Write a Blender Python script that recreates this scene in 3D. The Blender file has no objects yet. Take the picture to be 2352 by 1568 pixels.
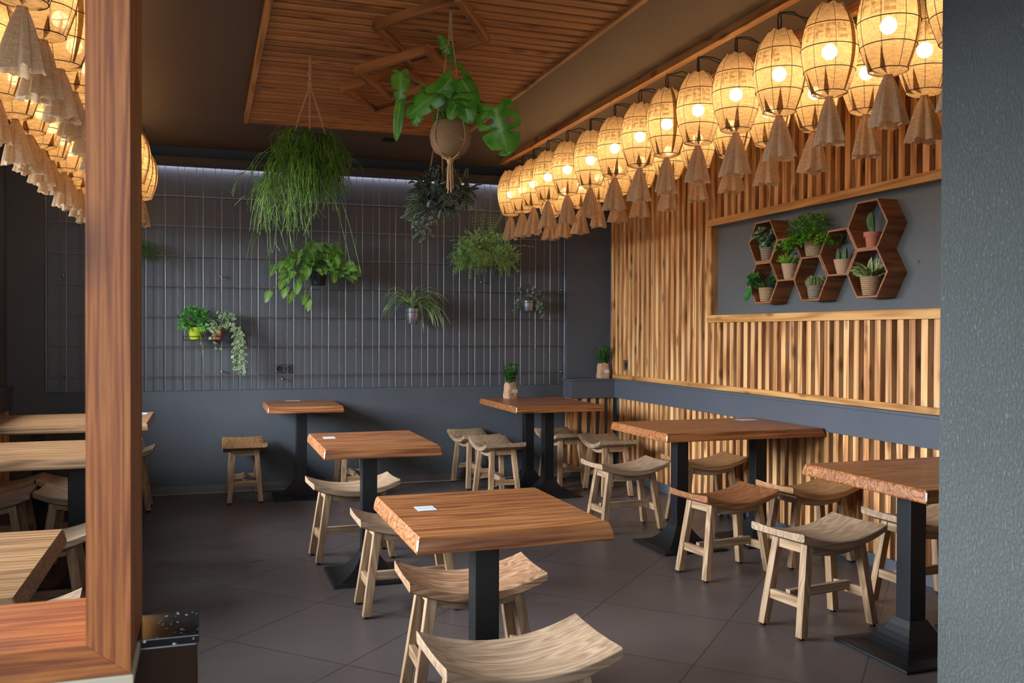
import bpy, bmesh, math, random
from mathutils import Vector, Matrix, Euler

S = bpy.context.scene
COL = S.collection
PI = math.pi
R = math.radians
rnd = random.Random(7)

# ------------------------------------------------------------------ camera, world, lights, exposure
cam_d = bpy.data.cameras.new('camera'); cam = bpy.data.objects.new('camera', cam_d); COL.objects.link(cam)
cam_d.sensor_width = 36.0; cam_d.lens = 2073.5 / 2352 * 36
cam_d.clip_start = 0.05; cam_d.clip_end = 60
cam_d.dof.use_dof = True; cam_d.dof.focus_distance = 4.2; cam_d.dof.aperture_fstop = 14.0
_y, _p, _r = R(18.762), R(-0.599), R(0.18)
_f0 = Vector((math.sin(_y), math.cos(_y), 0)); _r0 = Vector((math.cos(_y), -math.sin(_y), 0)); _u0 = Vector((0, 0, 1))
_f = _f0 * math.cos(_p) + _u0 * math.sin(_p); _u = _u0 * math.cos(_p) - _f0 * math.sin(_p)
_rr = _r0 * math.cos(_r) + _u * math.sin(_r); _uu = _u * math.cos(_r) - _r0 * math.sin(_r)
cam.matrix_world = Matrix(((_rr.x, _uu.x, -_f.x, 0), (_rr.y, _uu.y, -_f.y, 0), (_rr.z, _uu.z, -_f.z, 1.335), (0, 0, 0, 1)))
S.camera = cam

W = bpy.data.worlds.new('world'); S.world = W; W.use_nodes = True
W.node_tree.nodes['Background'].inputs[0].default_value = (0.62, 0.78, 1.0, 1)
W.node_tree.nodes['Background'].inputs[1].default_value = 0.22

def area(name, loc, rot, sx, sy, power, color):
    d = bpy.data.lights.new(name, 'AREA'); d.shape = 'RECTANGLE'; d.size = sx; d.size_y = sy
    d.energy = power; d.color = color
    o = bpy.data.objects.new(name, d); COL.objects.link(o); o.location = loc; o.rotation_euler = rot
    return o
# daylight through the windows of the left wall and through the glass front behind the camera
area('window_daylight', (-6.0, 4.9, 3.4), (0, R(-90), 0), 3.2, 8.4, 2000, (0.80, 0.90, 1.0))
area('glass_front_daylight', (-0.4, -1.3, 1.55), (R(76), 0, R(8)), 2.2, 1.9, 21, (0.80, 0.90, 1.0)).data.spread = R(125)
# cool light strip behind the header over the mesh
area('header_light_strip', (1.0, 7.925, 2.70), (0, 0, 0), 4.2, 0.02, 3.0, (0.75, 0.78, 1.0))
BULB = 24.5

S.view_settings.view_transform = 'Standard'; S.view_settings.look = 'None'
S.view_settings.gamma = 1.0; S.view_settings.use_curve_mapping = False
S.view_settings.exposure = 0.85
S.cycles.use_denoising = True
S.cycles.max_bounces = 8; S.cycles.transparent_max_bounces = 12; S.cycles.sample_clamp_indirect = 6.0
S.cycles.caustics_reflective = False; S.cycles.caustics_refractive = False

# ------------------------------------------------------------------ materials
def lin(c):
    return tuple((v / 12.92 if v <= 0.04045 else ((v + 0.055) / 1.055) ** 2.4) for v in (x / 255.0 for x in c)) + (1,)

def clampv(mb, axis, hi):
    mb.v = [tuple(min(c, hi - 0.02 * abs(math.sin(37 * (c + v[2])))) if k == axis and c > hi else c for k, c in enumerate(v)) for v in mb.v]

class NT:
    def __init__(s, name):
        s.m = bpy.data.materials.new(name); s.m.use_nodes = True
        s.t = s.m.node_tree; s.t.nodes.clear()
        s.out = s.t.nodes.new('ShaderNodeOutputMaterial')
    def n(s, typ, props=None, **inp):
        nd = s.t.nodes.new('ShaderNode' + typ)
        for k, v in (props or {}).items(): setattr(nd, k, v)
        for k, v in inp.items():
            key = int(k[1:]) if k[0] == '_' and k[1:].isdigit() else k.replace('_', ' ')
            s.set(nd.inputs[key], v)
        return nd
    def set(s, sock, v):
        if isinstance(v, bpy.types.NodeSocket): s.t.links.new(v, sock)
        elif isinstance(v, bpy.types.Node): s.t.links.new(v.outputs[0], sock)
        else: sock.default_value = v
    def math(s, op, a, b=0.0, c=0.0):
        return s.n('Math', {'operation': op}, _0=a, _1=b, _2=c).outputs[0]
    def ramp(s, fac, stops):
        nd = s.n('ValToRGB', Fac=fac); cr = nd.color_ramp
        while len(cr.elements) < len(stops): cr.elements.new(0.5)
        for e, (p, c) in zip(cr.elements, stops): e.position = p; e.color = c
        return nd.outputs[0]
    def mix(s, fac, a, b, mode='MIX'):
        nd = s.t.nodes.new('ShaderNodeMix'); nd.data_type = 'RGBA'; nd.blend_type = mode
        s.set(nd.inputs['Factor'], fac); s.set(nd.inputs['A'], a); s.set(nd.inputs['B'], b)
        return nd.outputs['Result']
    def coord(s, kind='Object'):
        return s.n('TexCoord').outputs[kind]
    def map(s, vec, scale=(1, 1, 1), loc=(0, 0, 0), rot=(0, 0, 0)):
        return s.n('Mapping', Vector=vec, Scale=scale, Location=loc, Rotation=rot).outputs[0]
    def noise(s, vec, scale=5.0, detail=3.0, rough=0.55, dist=0.0):
        return s.n('TexNoise', Vector=vec, Scale=scale, Detail=detail, Roughness=rough, Distortion=dist).outputs[0]
    def bump(s, h, strength=0.2, dist=0.01):
        return s.n('Bump', Strength=strength, Distance=dist, Height=h).outputs[0]
    def bsdf(s, color, rough=0.5, metal=0.0, normal=None, **kw):
        b = s.n('BsdfPrincipled', Base_Color=color, Roughness=rough, Metallic=metal, **kw)
        if normal is not None: s.set(b.inputs['Normal'], normal)
        s.t.links.new(b.outputs[0], s.out.inputs[0]); return b

def plain(name, c, rough=0.5, metal=0.0, bump=0.0, bscale=60, var=0.08, **kw):
    t = NT(name); v = t.coord()
    nz = t.noise(v, bscale, 4)
    c0 = lin(c); col = t.mix(t.noise(v, 2.5, 3), tuple(x * (1 - var * 2) for x in c0[:3]) + (1,), tuple(min(1, x * (1 + var * 2)) for x in c0[:3]) + (1,))
    t.bsdf(col, rough, metal, t.bump(nz, bump, 0.004) if bump else None, **kw)
    return t.m

def stucco(name, c, scale=55, strength=0.55, rough=0.75):
    t = NT(name); v = t.coord()
    a = t.noise(t.map(v, (1, 1, 0.6)), scale, 5, 0.6, 0.6)
    b = t.noise(v, 4, 3)
    c0 = lin(c)
    col = t.mix(b, tuple(x * 0.88 for x in c0[:3]) + (1,), tuple(x * 1.12 for x in c0[:3]) + (1,))
    h = t.ramp(a, [(0.3, (0, 0, 0, 1)), (0.62, (1, 1, 1, 1))])
    t.bsdf(col, rough, 0, t.bump(h, strength, 0.006))
    return t.m

def wood(name, dark, mid, light, axis=0, rough=0.45, grain=1.0, ring=9.0, knots=0.0, pitch=None, pitch_axis=1, coat=0.0, per_object=True, cross=55, bump=0.15, freq=46.0, ringw=0.34, lo=0.18, hi=0.82, stretch=11.0):
    """plank wood; axis = grain direction in the object's own space; pitch gives every slat of one mesh its own tint"""
    t = NT(name); v = t.coord()
    if per_object:
        r = t.n('ObjectInfo').outputs['Random']
        off = t.n('CombineXYZ', X=t.math('MULTIPLY', r, 13.7), Y=t.math('MULTIPLY', r, 7.1), Z=t.math('MULTIPLY', r, 3.3)).outputs[0]
        v = t.n('VectorMath', {'operation': 'ADD'}, _0=v, _1=off).outputs[0]
    tint = None
    if pitch:
        xyz = t.n('SeparateXYZ', Vector=t.coord())
        cell = t.math('FLOOR', t.math('DIVIDE', xyz.outputs[pitch_axis], pitch))
        wn = t.n('TexWhiteNoise', {'noise_dimensions': '1D'}, W=cell)
        tint = wn.outputs['Value']
        off = t.n('CombineXYZ', X=t.math('MULTIPLY', tint, 5.0), Y=t.math('MULTIPLY', tint, 9.0), Z=t.math('MULTIPLY', tint, 17.0)).outputs[0]
        v = t.n('VectorMath', {'operation': 'ADD'}, _0=v, _1=off).outputs[0]
    sc = [cross, cross, cross]; sc[axis] = cross / 28.0
    fine = t.noise(t.map(v, tuple(x * grain for x in sc)), 1.0, 5, 0.65)
    sc2 = [ring, ring, ring]; sc2[axis] = ring / stretch
    warp = t.noise(t.map(v, tuple(sc2)), 0.55, 2, 0.5)
    rings = t.math('SINE', t.math('MULTIPLY', warp, freq))
    rings = t.math('MULTIPLY_ADD', rings, 0.5, 0.5)
    f = t.math('ADD', t.math('MULTIPLY_ADD', fine, 0.62, (0.34 - ringw) * 0.5), t.math('MULTIPLY', rings, ringw))
    col = t.ramp(f, [(lo, lin(dark)), (0.5, lin(mid)), (hi, lin(light))])
    big = t.noise(t.map(v, tuple(x * 0.18 for x in sc2)), 1.0, 2)
    col = t.mix(0.45, col, t.ramp(big, [(0.3, (0.62, 0.6, 0.58, 1)), (0.7, (1.25, 1.25, 1.25, 1))]), 'MULTIPLY')
    if tint is not None:
        col = t.mix(0.5, col, t.ramp(tint, [(0.0, (0.72, 0.68, 0.64, 1)), (1.0, (1.25, 1.25, 1.25, 1))]), 'MULTIPLY')
    if knots:
        sk = [16.0, 16.0, 16.0]; sk[axis] = 6.0
        vo = t.n('TexVoronoi', Vector=t.map(v, tuple(sk)), Scale=1.0)
        k = t.ramp(vo.outputs['Distance'], [(0.12, (1, 1, 1, 1)), (0.40, (0, 0, 0, 1))])
        gate = t.ramp(t.n('SeparateColor', Color=vo.outputs['Color']).outputs[0], [(1 - knots - 0.01, (0, 0, 0, 1)), (1 - knots, (1, 1, 1, 1))])
        kf = t.n('Math', {'operation': 'MULTIPLY'}, _0=k, _1=gate).outputs[0]
        d = lin(dark); col = t.mix(t.math('MULTIPLY', kf, 0.75), col, (d[0] * 0.4, d[1] * 0.35, d[2] * 0.3, 1))
    t.bsdf(col, rough, 0, t.bump(fine, bump, 0.002), Coat_Weight=coat, Coat_Roughness=0.18)
    return t.m

def leafmat(name, c1, c2, trans=0.35, rough=0.4, edge=None, stripes=None, rib=None, spec=0.5):
    """leaf: UV x runs -1..1 over the blade (stored 0..1), y along it"""
    t = NT(name); uv = t.n('UVMap').outputs[0]
    sx = t.n('SeparateXYZ', Vector=uv)
    u = t.math('ABSOLUTE', t.math('MULTIPLY_ADD', sx.outputs[0], 2.0, -1.0))
    nz = t.noise(t.coord(), 14, 3)
    col = t.mix(t.ramp(nz, [(0.35, (0, 0, 0, 1)), (0.65, (1, 1, 1, 1))]), lin(c1), lin(c2))
    if edge: col = t.mix(t.ramp(u, [(0.55, (0, 0, 0, 1)), (0.75, (1, 1, 1, 1))]), col, lin(edge))
    if stripes: col = t.mix(t.ramp(t.math('ABSOLUTE', t.math('SUBTRACT', u, 0.5)), [(0.14, (1, 1, 1, 1)), (0.26, (0, 0, 0, 1))]), col, lin(stripes))
    if rib: col = t.mix(t.ramp(u, [(0.05, (1, 1, 1, 1)), (0.16, (0, 0, 0, 1))]), col, lin(rib))
    p = t.n('BsdfPrincipled', Base_Color=col, Roughness=rough)
    p.inputs['Specular IOR Level'].default_value = spec
    tr = t.n('BsdfTranslucent', Color=col)
    mx = t.n('MixShader', Fac=trans, _1=p.outputs[0], _2=tr.outputs[0])
    t.t.links.new(mx.outputs[0], t.out.inputs[0])
    return t.m

def clothmat(name, c, transp, weave=420, trans=0.6):
    t = NT(name); v = t.coord()
    a = t.noise(t.map(v, (weave, weave, weave * 0.06)), 1.0, 2)
    b = t.noise(t.map(v, (weave * 0.08, weave * 0.08, weave)), 1.0, 2)
    w = t.math('ADD', t.math('MULTIPLY', a, 0.5), t.math('MULTIPLY', b, 0.5))
    c0 = lin(c)
    col = t.mix(t.ramp(w, [(0.35, (0, 0, 0, 1)), (0.65, (1, 1, 1, 1))]), tuple(x * 0.7 for x in c0[:3]) + (1,), tuple(min(1, x * 1.15) for x in c0[:3]) + (1,))
    d = t.n('BsdfDiffuse', Color=col, Roughness=0.9); tr = t.n('BsdfTranslucent', Color=col)
    m1 = t.n('MixShader', Fac=trans, _1=d.outputs[0], _2=tr.outputs[0])
    tp = t.n('BsdfTransparent')
    fac = t.math('MULTIPLY', t.ramp(w, [(0.36, (1, 1, 1, 1)), (0.62, (0.25, 0.25, 0.25, 1))]), transp)
    m2 = t.n('MixShader', Fac=fac, _1=m1.outputs[0], _2=tp.outputs[0])
    t.t.links.new(m2.outputs[0], t.out.inputs[0])
    return t.m

def emis(name, c, strength):
    t = NT(name); e = t.n('Emission', Color=c, Strength=strength)
    t.t.links.new(e.outputs[0], t.out.inputs[0]); return t.m

def inkmat():
    t = NT('faded_sack_print'); v = t.coord()
    d = t.n('BsdfTranslucent', Color=lin((120, 88, 54))); tp = t.n('BsdfTransparent')
    f = t.ramp(t.noise(v, 38, 4, 0.7), [(0.38, (0.35, 0.35, 0.35, 1)), (0.62, (0.92, 0.92, 0.92, 1))])
    m = t.n('MixShader', Fac=f, _1=d.outputs[0], _2=tp.outputs[0]); t.t.links.new(m.outputs[0], t.out.inputs[0]); return t.m
M = {}
M['wall'] = stucco('grey_blue_wall_paint', (78, 81, 87), 70, 0.22)
M['column'] = stucco('column_stucco', (90, 93, 90), 125, 0.8)
M['paint'] = plain('smooth_grey_paint', (84, 87, 94), 0.45)
M['panelpaint'] = plain('panel_grey_paint', (90, 91, 90), 0.6)
M['ceiling'] = plain('ceiling_taupe_paint', (96, 82, 70), 0.55, bump=0.05, bscale=120)
M['dark'] = plain('dark_header_paint', (64, 55, 46), 0.6)
M['black'] = plain('black_paint_and_shade', (24, 21, 19), 0.8)  # black parts; also painted-in shade of the header slot and ceiling slat gaps
M['slat'] = wood('stained_pine_slats', (150, 84, 42), (234, 172, 110), (248, 206, 146), axis=2, knots=0.35, pitch=0.0885, pitch_axis=1, per_object=False, rough=0.5)
M['slatx'] = wood('stained_pine_slats_short', (150, 84, 42), (234, 172, 110), (248, 206, 146), axis=2, knots=0.35, pitch=0.0885, pitch_axis=0, per_object=False, rough=0.5)
M['ceilslat'] = wood('stained_ceiling_slats', (150, 86, 42), (214, 144, 82), (232, 172, 110), axis=0, knots=0.3, pitch=0.09, pitch_axis=1, per_object=False, rough=0.5, ringw=0.15)
M['boardY'] = wood('pine_board_along_wall', (160, 100, 46), (216, 158, 92), (232, 184, 120), axis=1, knots=0.3, rough=0.45)
M['boardZ'] = wood('pine_board_upright', (160, 100, 46), (214, 154, 90), (230, 180, 116), axis=2, knots=0.3, rough=0.45)
M['boardX'] = wood('pine_board_across', (120, 70, 32), (172, 112, 60), (196, 138, 82), axis=0, knots=0.25, rough=0.5)
M['beam'] = wood('pine_ceiling_beam', (150, 92, 44), (205, 146, 84), (222, 170, 108), axis=1, knots=0.2, rough=0.5)
M['postZ'] = wood('varnished_frame_upright', (112, 50, 14), (172, 94, 36), (204, 132, 66), axis=2, ring=70, knots=0.3, rough=0.6, coat=0.03, cross=420, freq=50.0, ringw=0.3, stretch=34)
M['postX'] = wood('varnished_frame_rail', (112, 50, 14), (172, 94, 36), (204, 132, 66), axis=0, ring=70, knots=0.3, rough=0.6, coat=0.03, cross=420, freq=50.0, ringw=0.3, stretch=34)
M['table'] = wood('oiled_oak_top', (112, 58, 24), (156, 96, 52), (184, 124, 74), axis=0, ring=16, rough=0.42, coat=0.12, cross=130, freq=95.0, ringw=0.26, lo=0.3, hi=0.7, stretch=22)
M['table_pale'] = wood('pale_oak_top', (118, 82, 50), (158, 116, 76), (182, 142, 100), axis=0, ring=16, rough=0.42, coat=0.12, cross=130, freq=95.0, ringw=0.26, lo=0.3, hi=0.7, stretch=22)
M['teak'] = wood('raw_teak', (126, 98, 74), (162, 133, 104), (186, 160, 132), axis=0, ring=16, rough=0.6, cross=90, freq=80.0, ringw=0.2, lo=0.26, hi=0.74, stretch=16)
M['teakz'] = wood('raw_teak_leg', (132, 98, 68), (168, 133, 98), (190, 160, 126), axis=2, ring=20, rough=0.6, cross=48)
M['teaky'] = wood('raw_teak_rail', (132, 98, 68), (168, 133, 98), (190, 160, 126), axis=1, ring=20, rough=0.6, cross=48)
M['hexwood'] = wood('dark_walnut_ply', (96, 52, 24), (142, 88, 48), (166, 110, 66), axis=0, ring=10, rough=0.5)
M['hexedge'] = wood('walnut_ply_edge', (128, 78, 48), (160, 104, 70), (176, 120, 84), axis=1, ring=20, rough=0.55)
M['iron'] = plain('black_cast_iron', (22, 23, 25), 0.42, 0.2, bump=0.12, bscale=160)
M['rod'] = plain('galvanised_rod', (150, 147, 147), 0.3, 0.75)
M['rod2'] = plain('dull_galvanised_rod', (124, 114, 108), 0.4, 0.6)
M['steel'] = plain('bright_steel', (190, 190, 192), 0.25, 1.0)
M['white'] = plain('white_paper', (206, 208, 210), 0.5)
M['chip'] = plain('bare_white_core', (228, 222, 214), 0.6)
M['cable'] = plain('black_cable', (40, 34, 26), 0.5)
M['cloth'] = clothmat('burlap_shade', (230, 198, 152), 0.44)
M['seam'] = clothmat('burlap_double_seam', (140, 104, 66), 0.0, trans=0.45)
M['tassel'] = clothmat('burlap_tassel', (232, 200, 160), 0.05, trans=0.42)
M['ink'] = inkmat()
M['bulb'] = emis('warm_bulb', (1.0, 0.73, 0.40, 1), BULB)
M['rope'] = plain('jute_rope', (190, 146, 100), 0.9, bump=0.5, bscale=300)
M['coco'] = plain('coconut_fibre', (152, 114, 76), 0.95, bump=0.9, bscale=220, var=0.2)
M['terracotta'] = plain('terracotta', (186, 112, 84), 0.7)
M['limepot'] = plain('lime_plastic', (176, 196, 40), 0.4)
M['blackpot'] = plain('black_plastic', (34, 35, 36), 0.5)
M['silverpot'] = plain('brushed_zinc', (176, 176, 180), 0.3, 0.9)
M['paper'] = plain('brown_paper', (188, 150, 116), 0.8, bump=0.4, bscale=30, var=0.1)
M['socket'] = plain('anthracite_socket', (58, 60, 64), 0.4)
M['soil'] = plain('soil', (48, 36, 28), 0.95, bump=0.6, bscale=90)
M['stem'] = plain('green_stem', (110, 130, 60), 0.6)

def floor_mat():
    t = NT('brown_grey_floor_tile'); v = t.coord(); xyz = t.n('SeparateXYZ', Vector=v)
    a = t.math('DIVIDE', t.math('ADD', t.math('SUBTRACT', xyz.outputs[0], xyz.outputs[1]), 3.966), 0.88)
    b = t.math('DIVIDE', t.math('SUBTRACT', t.math('ADD', xyz.outputs[0], xyz.outputs[1]), 4.16), 0.88)
    def dist(x): return t.math('SUBTRACT', 0.5, t.math('ABSOLUTE', t.math('SUBTRACT', t.math('FRACT', x), 0.5)))
    g = t.math('MINIMUM', dist(a), dist(b))
    line = t.ramp(g, [(0.0030, (1, 1, 1, 1)), (0.0052, (0, 0, 0, 1))])
    cell = t.n('CombineXYZ', X=t.math('FLOOR', a), Y=t.math('FLOOR', b)).outputs[0]
    wn = t.n('TexWhiteNoise', Vector=cell).outputs['Value']
    col = t.mix(t.noise(v, 3.0, 4), lin((80, 71, 70)), lin((94, 84, 82)))
    col = t.mix(0.6, col, t.ramp(wn, [(0, (0.9, 0.9, 0.9, 1)), (1, (1.08, 1.08, 1.08, 1))]), 'MULTIPLY')
    col = t.mix(line, col, lin((58, 48, 45)))
    rough = t.math('MULTIPLY_ADD', t.noise(v, 9, 3), 0.12, 0.33)
    h = t.math('SUBTRACT', 1.0, line)
    t.bsdf(col, rough, 0, t.bump(h, 0.25, 0.003)); return t.m
M['floor'] = floor_mat()

def granite_mat():
    t = NT('black_speckled_granite'); v = t.coord()
    vo = t.n('TexVoronoi', Vector=v, Scale=110.0)
    sp = t.ramp(vo.outputs['Distance'], [(0.10, (1, 1, 1, 1)), (0.24, (0, 0, 0, 1))])
    gate = t.ramp(t.noise(v, 40, 3), [(0.45, (0, 0, 0, 1)), (0.6, (1, 1, 1, 1))])
    f = t.math('MULTIPLY', sp, gate)
    t.bsdf(t.mix(f, lin((30, 30, 31)), lin((214, 216, 220))), 0.14); return t.m
M['granite'] = granite_mat()
M['darktile'] = plain('glossy_dark_brown_tile', (46, 30, 18), 0.16, bump=0.05, bscale=8)

def woven_mat(name, c):
    t = NT(name); v = t.coord(); c0 = lin(c)
    wv = t.n('TexWave', {'wave_type': 'BANDS', 'bands_direction': 'Z'}, Vector=v, Scale=28.0, Distortion=1.2, Detail=1.0, Detail_Scale=3.0)
    f = wv.outputs['Fac'] if 'Fac' in wv.outputs else wv.outputs[1]
    col = t.mix(f, tuple(x * 0.5 for x in c0[:3]) + (1,), c0)
    t.bsdf(col, 0.8, 0, t.bump(f, 0.9, 0.006)); return t.m
M['basket'] = woven_mat('seagrass_basket', (214, 172, 126))
M['ribpot'] = woven_mat('ribbed_stoneware', (176, 152, 128))
M['l_rhip'] = leafmat('rhipsalis_stems', (72, 116, 22), (124, 158, 44), 0.2, 0.5)
M['l_mon'] = leafmat('monstera_leaf', (64, 140, 34), (122, 186, 62), 0.4, 0.3, rib=(150, 196, 100))
M['l_syn'] = leafmat('arrowhead_leaf', (74, 132, 40), (140, 180, 84), 0.35, 0.4, rib=(170, 200, 130))
M['l_fern'] = leafmat('fern_leaf', (62, 112, 40), (108, 146, 66), 0.35, 0.5)
M['l_bush'] = leafmat('soft_fern_leaf', (140, 182, 104), (188, 214, 134), 0.35, 0.5)
M['l_spid'] = leafmat('spider_plant_leaf', (96, 132, 60), (126, 156, 80), 0.35, 0.4, edge=(186, 200, 150))
M['l_trad'] = leafmat('inch_plant_leaf', (46, 66, 42), (64, 58, 56), 0.2, 0.4, stripes=(150, 166, 146))
M['l_ivy'] = leafmat('variegated_ivy_leaf', (86, 122, 74), (120, 150, 104), 0.3, 0.45, edge=(196, 206, 170))
M['l_basil'] = leafmat('bright_green_leaf', (52, 132, 40), (104, 176, 66), 0.35, 0.45)
M['l_parsley'] = leafmat('dark_herb_leaf', (30, 104, 30), (56, 140, 46), 0.3, 0.45)
M['l_grey'] = leafmat('grey_green_succulent', (110, 130, 96), (140, 156, 118), 0.15, 0.6)
M['l_lime'] = leafmat('lime_spiky_leaf', (110, 160, 30), (150, 190, 60), 0.35, 0.4)
M['l_maiden'] = leafmat('maidenhair_leaf', (62, 130, 20), (108, 170, 44), 0.4, 0.45)
M['l_round'] = leafmat('glossy_round_leaf', (30, 92, 34), (72, 136, 58), 0.2, 0.2)
M['l_var'] = leafmat('variegated_broad_leaf', (96, 128, 66), (126, 150, 86), 0.3, 0.4, edge=(204, 206, 140))
M['cactus'] = plain('cactus_skin', (88, 122, 64), 0.6, var=0.15)
M['cactus2'] = plain('column_cactus_skin', (58, 104, 54), 0.6, var=0.15)
M['spine'] = plain('cactus_spine', (206, 186, 140), 0.7)

# ------------------------------------------------------------------ mesh building
class MB:
    def __init__(s): s.v = []; s.f = []; s.uv = []; s.sm = []; s.mi = []
    def add(s, verts, faces, smooth=False, uvs=None, mi=0):
        o = len(s.v); s.v += [tuple(x) for x in verts]
        for f in faces:
            s.f.append([i + o for i in f]); s.sm.append(smooth); s.mi.append(mi)
            s.uv.append([uvs[i] for i in f] if uvs else None)
    def box(s, x0, x1, y0, y1, z0, z1, mi=0):
        v = [(x0, y0, z0), (x1, y0, z0), (x1, y1, z0), (x0, y1, z0), (x0, y0, z1), (x1, y0, z1), (x1, y1, z1), (x0, y1, z1)]
        s.add(v, [(0, 3, 2, 1), (4, 5, 6, 7), (0, 1, 5, 4), (1, 2, 6, 5), (2, 3, 7, 6), (3, 0, 4, 7)], mi=mi)
    def loft(s, rings, cap=True, smooth=False, mi=0):
        n = len(rings[0]); v = [p for r in rings for p in r]; f = []
        for i in range(len(rings) - 1):
            for j in range(n):
                k = (j + 1) % n; f.append((i * n + j, i * n + k, (i + 1) * n + k, (i + 1) * n + j))
        s.add(v, f, smooth, mi=mi)
        if cap:
            s.add(rings[0], [tuple(reversed(range(n)))], False, mi=mi); s.add(rings[-1], [tuple(range(n))], False, mi=mi)
    def bar(s, a, b, w, h, up=(0, 0, 1), w2=None, h2=None):
        a = Vector(a); b = Vector(b); d = (b - a).normalized(); u = Vector(up); sd = d.cross(u).normalized(); u = sd.cross(d)
        w2 = w2 or w; h2 = h2 or h
        r = lambda p, W_, H_: [p + sd * (sx * W_ / 2) + u * (sy * H_ / 2) for sx, sy in ((-1, -1), (1, -1), (1, 1), (-1, 1))]
        s.loft([r(a, w, h), r(b, w2, h2)])
    def tube(s, pts, r, n=6, cap=True, r2=None, uv=False):
        pts = [Vector(p) for p in pts]; rings = []; side = None
        for i, p in enumerate(pts):
            d = (pts[min(i + 1, len(pts) - 1)] - pts[max(i - 1, 0)])
            if d.length < 1e-9: d = Vector((0, 0, 1))
            d.normalize()
            if side is None:
                side = d.cross(Vector((0, 0, 1)) if abs(d.z) < 0.9 else Vector((1, 0, 0))).normalized()
            else:
                side = (side - d * side.dot(d)); side = side.normalized() if side.length > 1e-6 else d.orthogonal().normalized()
            u = d.cross(side); rr = r if r2 is None else r + (r2 - r) * i / max(1, len(pts) - 1)
            rings.append([p + side * (math.cos(2 * PI * k / n) * rr) + u * (math.sin(2 * PI * k / n) * rr) for k in range(n)])
        s.loft(rings, cap, True)
    def lathe(s, prof, n=24, c=(0, 0, 0), smooth=True, closed=False, mi=0):
        v = []; f = []
        for (r, z) in prof:
            for k in range(n):
                a = 2 * PI * k / n; v.append((c[0] + r * math.cos(a), c[1] + r * math.sin(a), c[2] + z))
        for i in range(len(prof) - 1):
            for k in range(n):
                q = (k + 1) % n; f.append((i * n + k, i * n + q, (i + 1) * n + q, (i + 1) * n + k))
        s.add(v, f, smooth, mi=mi)
    def ball(s, c, r, n=12, sz=1.0):
        m = n // 2 + 1
        s.lathe([(max(1e-4, r * math.sin(PI * i / m)), -r * sz * math.cos(PI * i / m)) for i in range(m + 1)], n, c)
    def leaf(s, p, d, up, L, Wd, droop=0.3, fold=0.25, seg=5, shape='ovate'):
        p = Vector(p); d = Vector(d).normalized(); up = Vector(up)
        sd = d.cross(up); sd = sd.normalized() if sd.length > 1e-5 else d.orthogonal().normalized()
        u = sd.cross(d).normalized(); v = []; uv = []; q = p.copy(); ang = 0
        for i in range(seg + 1):
            t = i / seg
            if shape == 'ovate': w = math.sin(PI * min(1, t ** 0.75 * 0.98 + 0.02)) ** 0.8
            elif shape == 'blade': w = min(1, 0.45 + t * 2) * (1 - t) ** 0.5
            elif shape == 'heart': w = (0.75 + 0.5 * t) * (1 - t) ** 0.62 if t > 0.04 else 0.55
            elif shape == 'round': w = math.sqrt(max(0.0, 1 - (2 * t - 1) ** 2)) + 0.02
            else: w = math.sin(PI * t)
            w = max(0.01, w) * Wd / 2
            a = droop * t
            dd = d * math.cos(a) - u * math.sin(a); nn = u * math.cos(a) + d * math.sin(a)
            v += [q - sd * w + nn * (fold * w), q, q + sd * w + nn * (fold * w)]; uv += [(0, t), (0.5, t), (1, t)]
            q = q + dd * (L / seg)
        f = []
        for i in range(seg):
            b = i * 3; f += [(b, b + 1, b + 4, b + 3), (b + 1, b + 2, b + 5, b + 4)]
        s.add(v, f, True, uv)
    def mesh(s, name, mats):
        me = bpy.data.meshes.new(name); me.from_pydata(s.v, [], s.f)
        me.polygons.foreach_set('use_smooth', s.sm); me.polygons.foreach_set('material_index', s.mi)
        if any(u for u in s.uv):
            l = me.uv_layers.new(name='UVMap'); k = 0
            for u, f in zip(s.uv, s.f):
                for i in range(len(f)):
                    if u: l.data[k].uv = u[i]
                    k += 1
        for m in (mats if isinstance(mats, (list, tuple)) else [mats]): me.materials.append(m)
        me.validate(); me.update(); return me
    def build(s, name, mats, parent=None, loc=None, bevel=0, label=None):
        o = bpy.data.objects.new(name, s.mesh(name, mats)); COL.objects.link(o)
        if parent: o.parent = parent
        if loc: o.location = loc
        if bevel:
            b = o.modifiers.new('bevel', 'BEVEL'); b.width = bevel; b.segments = 2; b.limit_method = 'ANGLE'; b.angle_limit = R(40)
        if label: o['label'] = label
        return o

def tag(o, label, cat, group=None, kind=None):
    o['label'] = label; o['category'] = cat
    if group: o['group'] = group
    if kind: o['kind'] = kind
    return o
def thing(name, loc, label, cat, group=None, rz=0):
    o = bpy.data.objects.new(name, None); COL.objects.link(o); o.location = loc; o.rotation_euler = (0, 0, rz); o.empty_display_size = 0.1
    return tag(o, label, cat, group)
def struct(name, mb, mat, bevel=0):
    o = mb.build(name, mat, bevel=bevel); o['kind'] = 'structure'; return o
def dup(root, loc, rz, label=None, group=None):
    r = root.copy(); COL.objects.link(r); r.location = loc; r.rotation_euler = (0, 0, rz)
    if label: r['label'] = label
    if group: r['group'] = group
    for ch in list(root.children):
        c = ch.copy(); COL.objects.link(c); c.parent = r
        for g in list(ch.children):
            d = g.copy(); COL.objects.link(d); d.parent = c
    return r
ORD = ['first', 'second', 'third', 'fourth', 'fifth', 'sixth', 'seventh', 'eighth', 'ninth', 'tenth', 'eleventh', 'twelfth', 'thirteenth', 'fourteenth', 'fifteenth']

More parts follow.
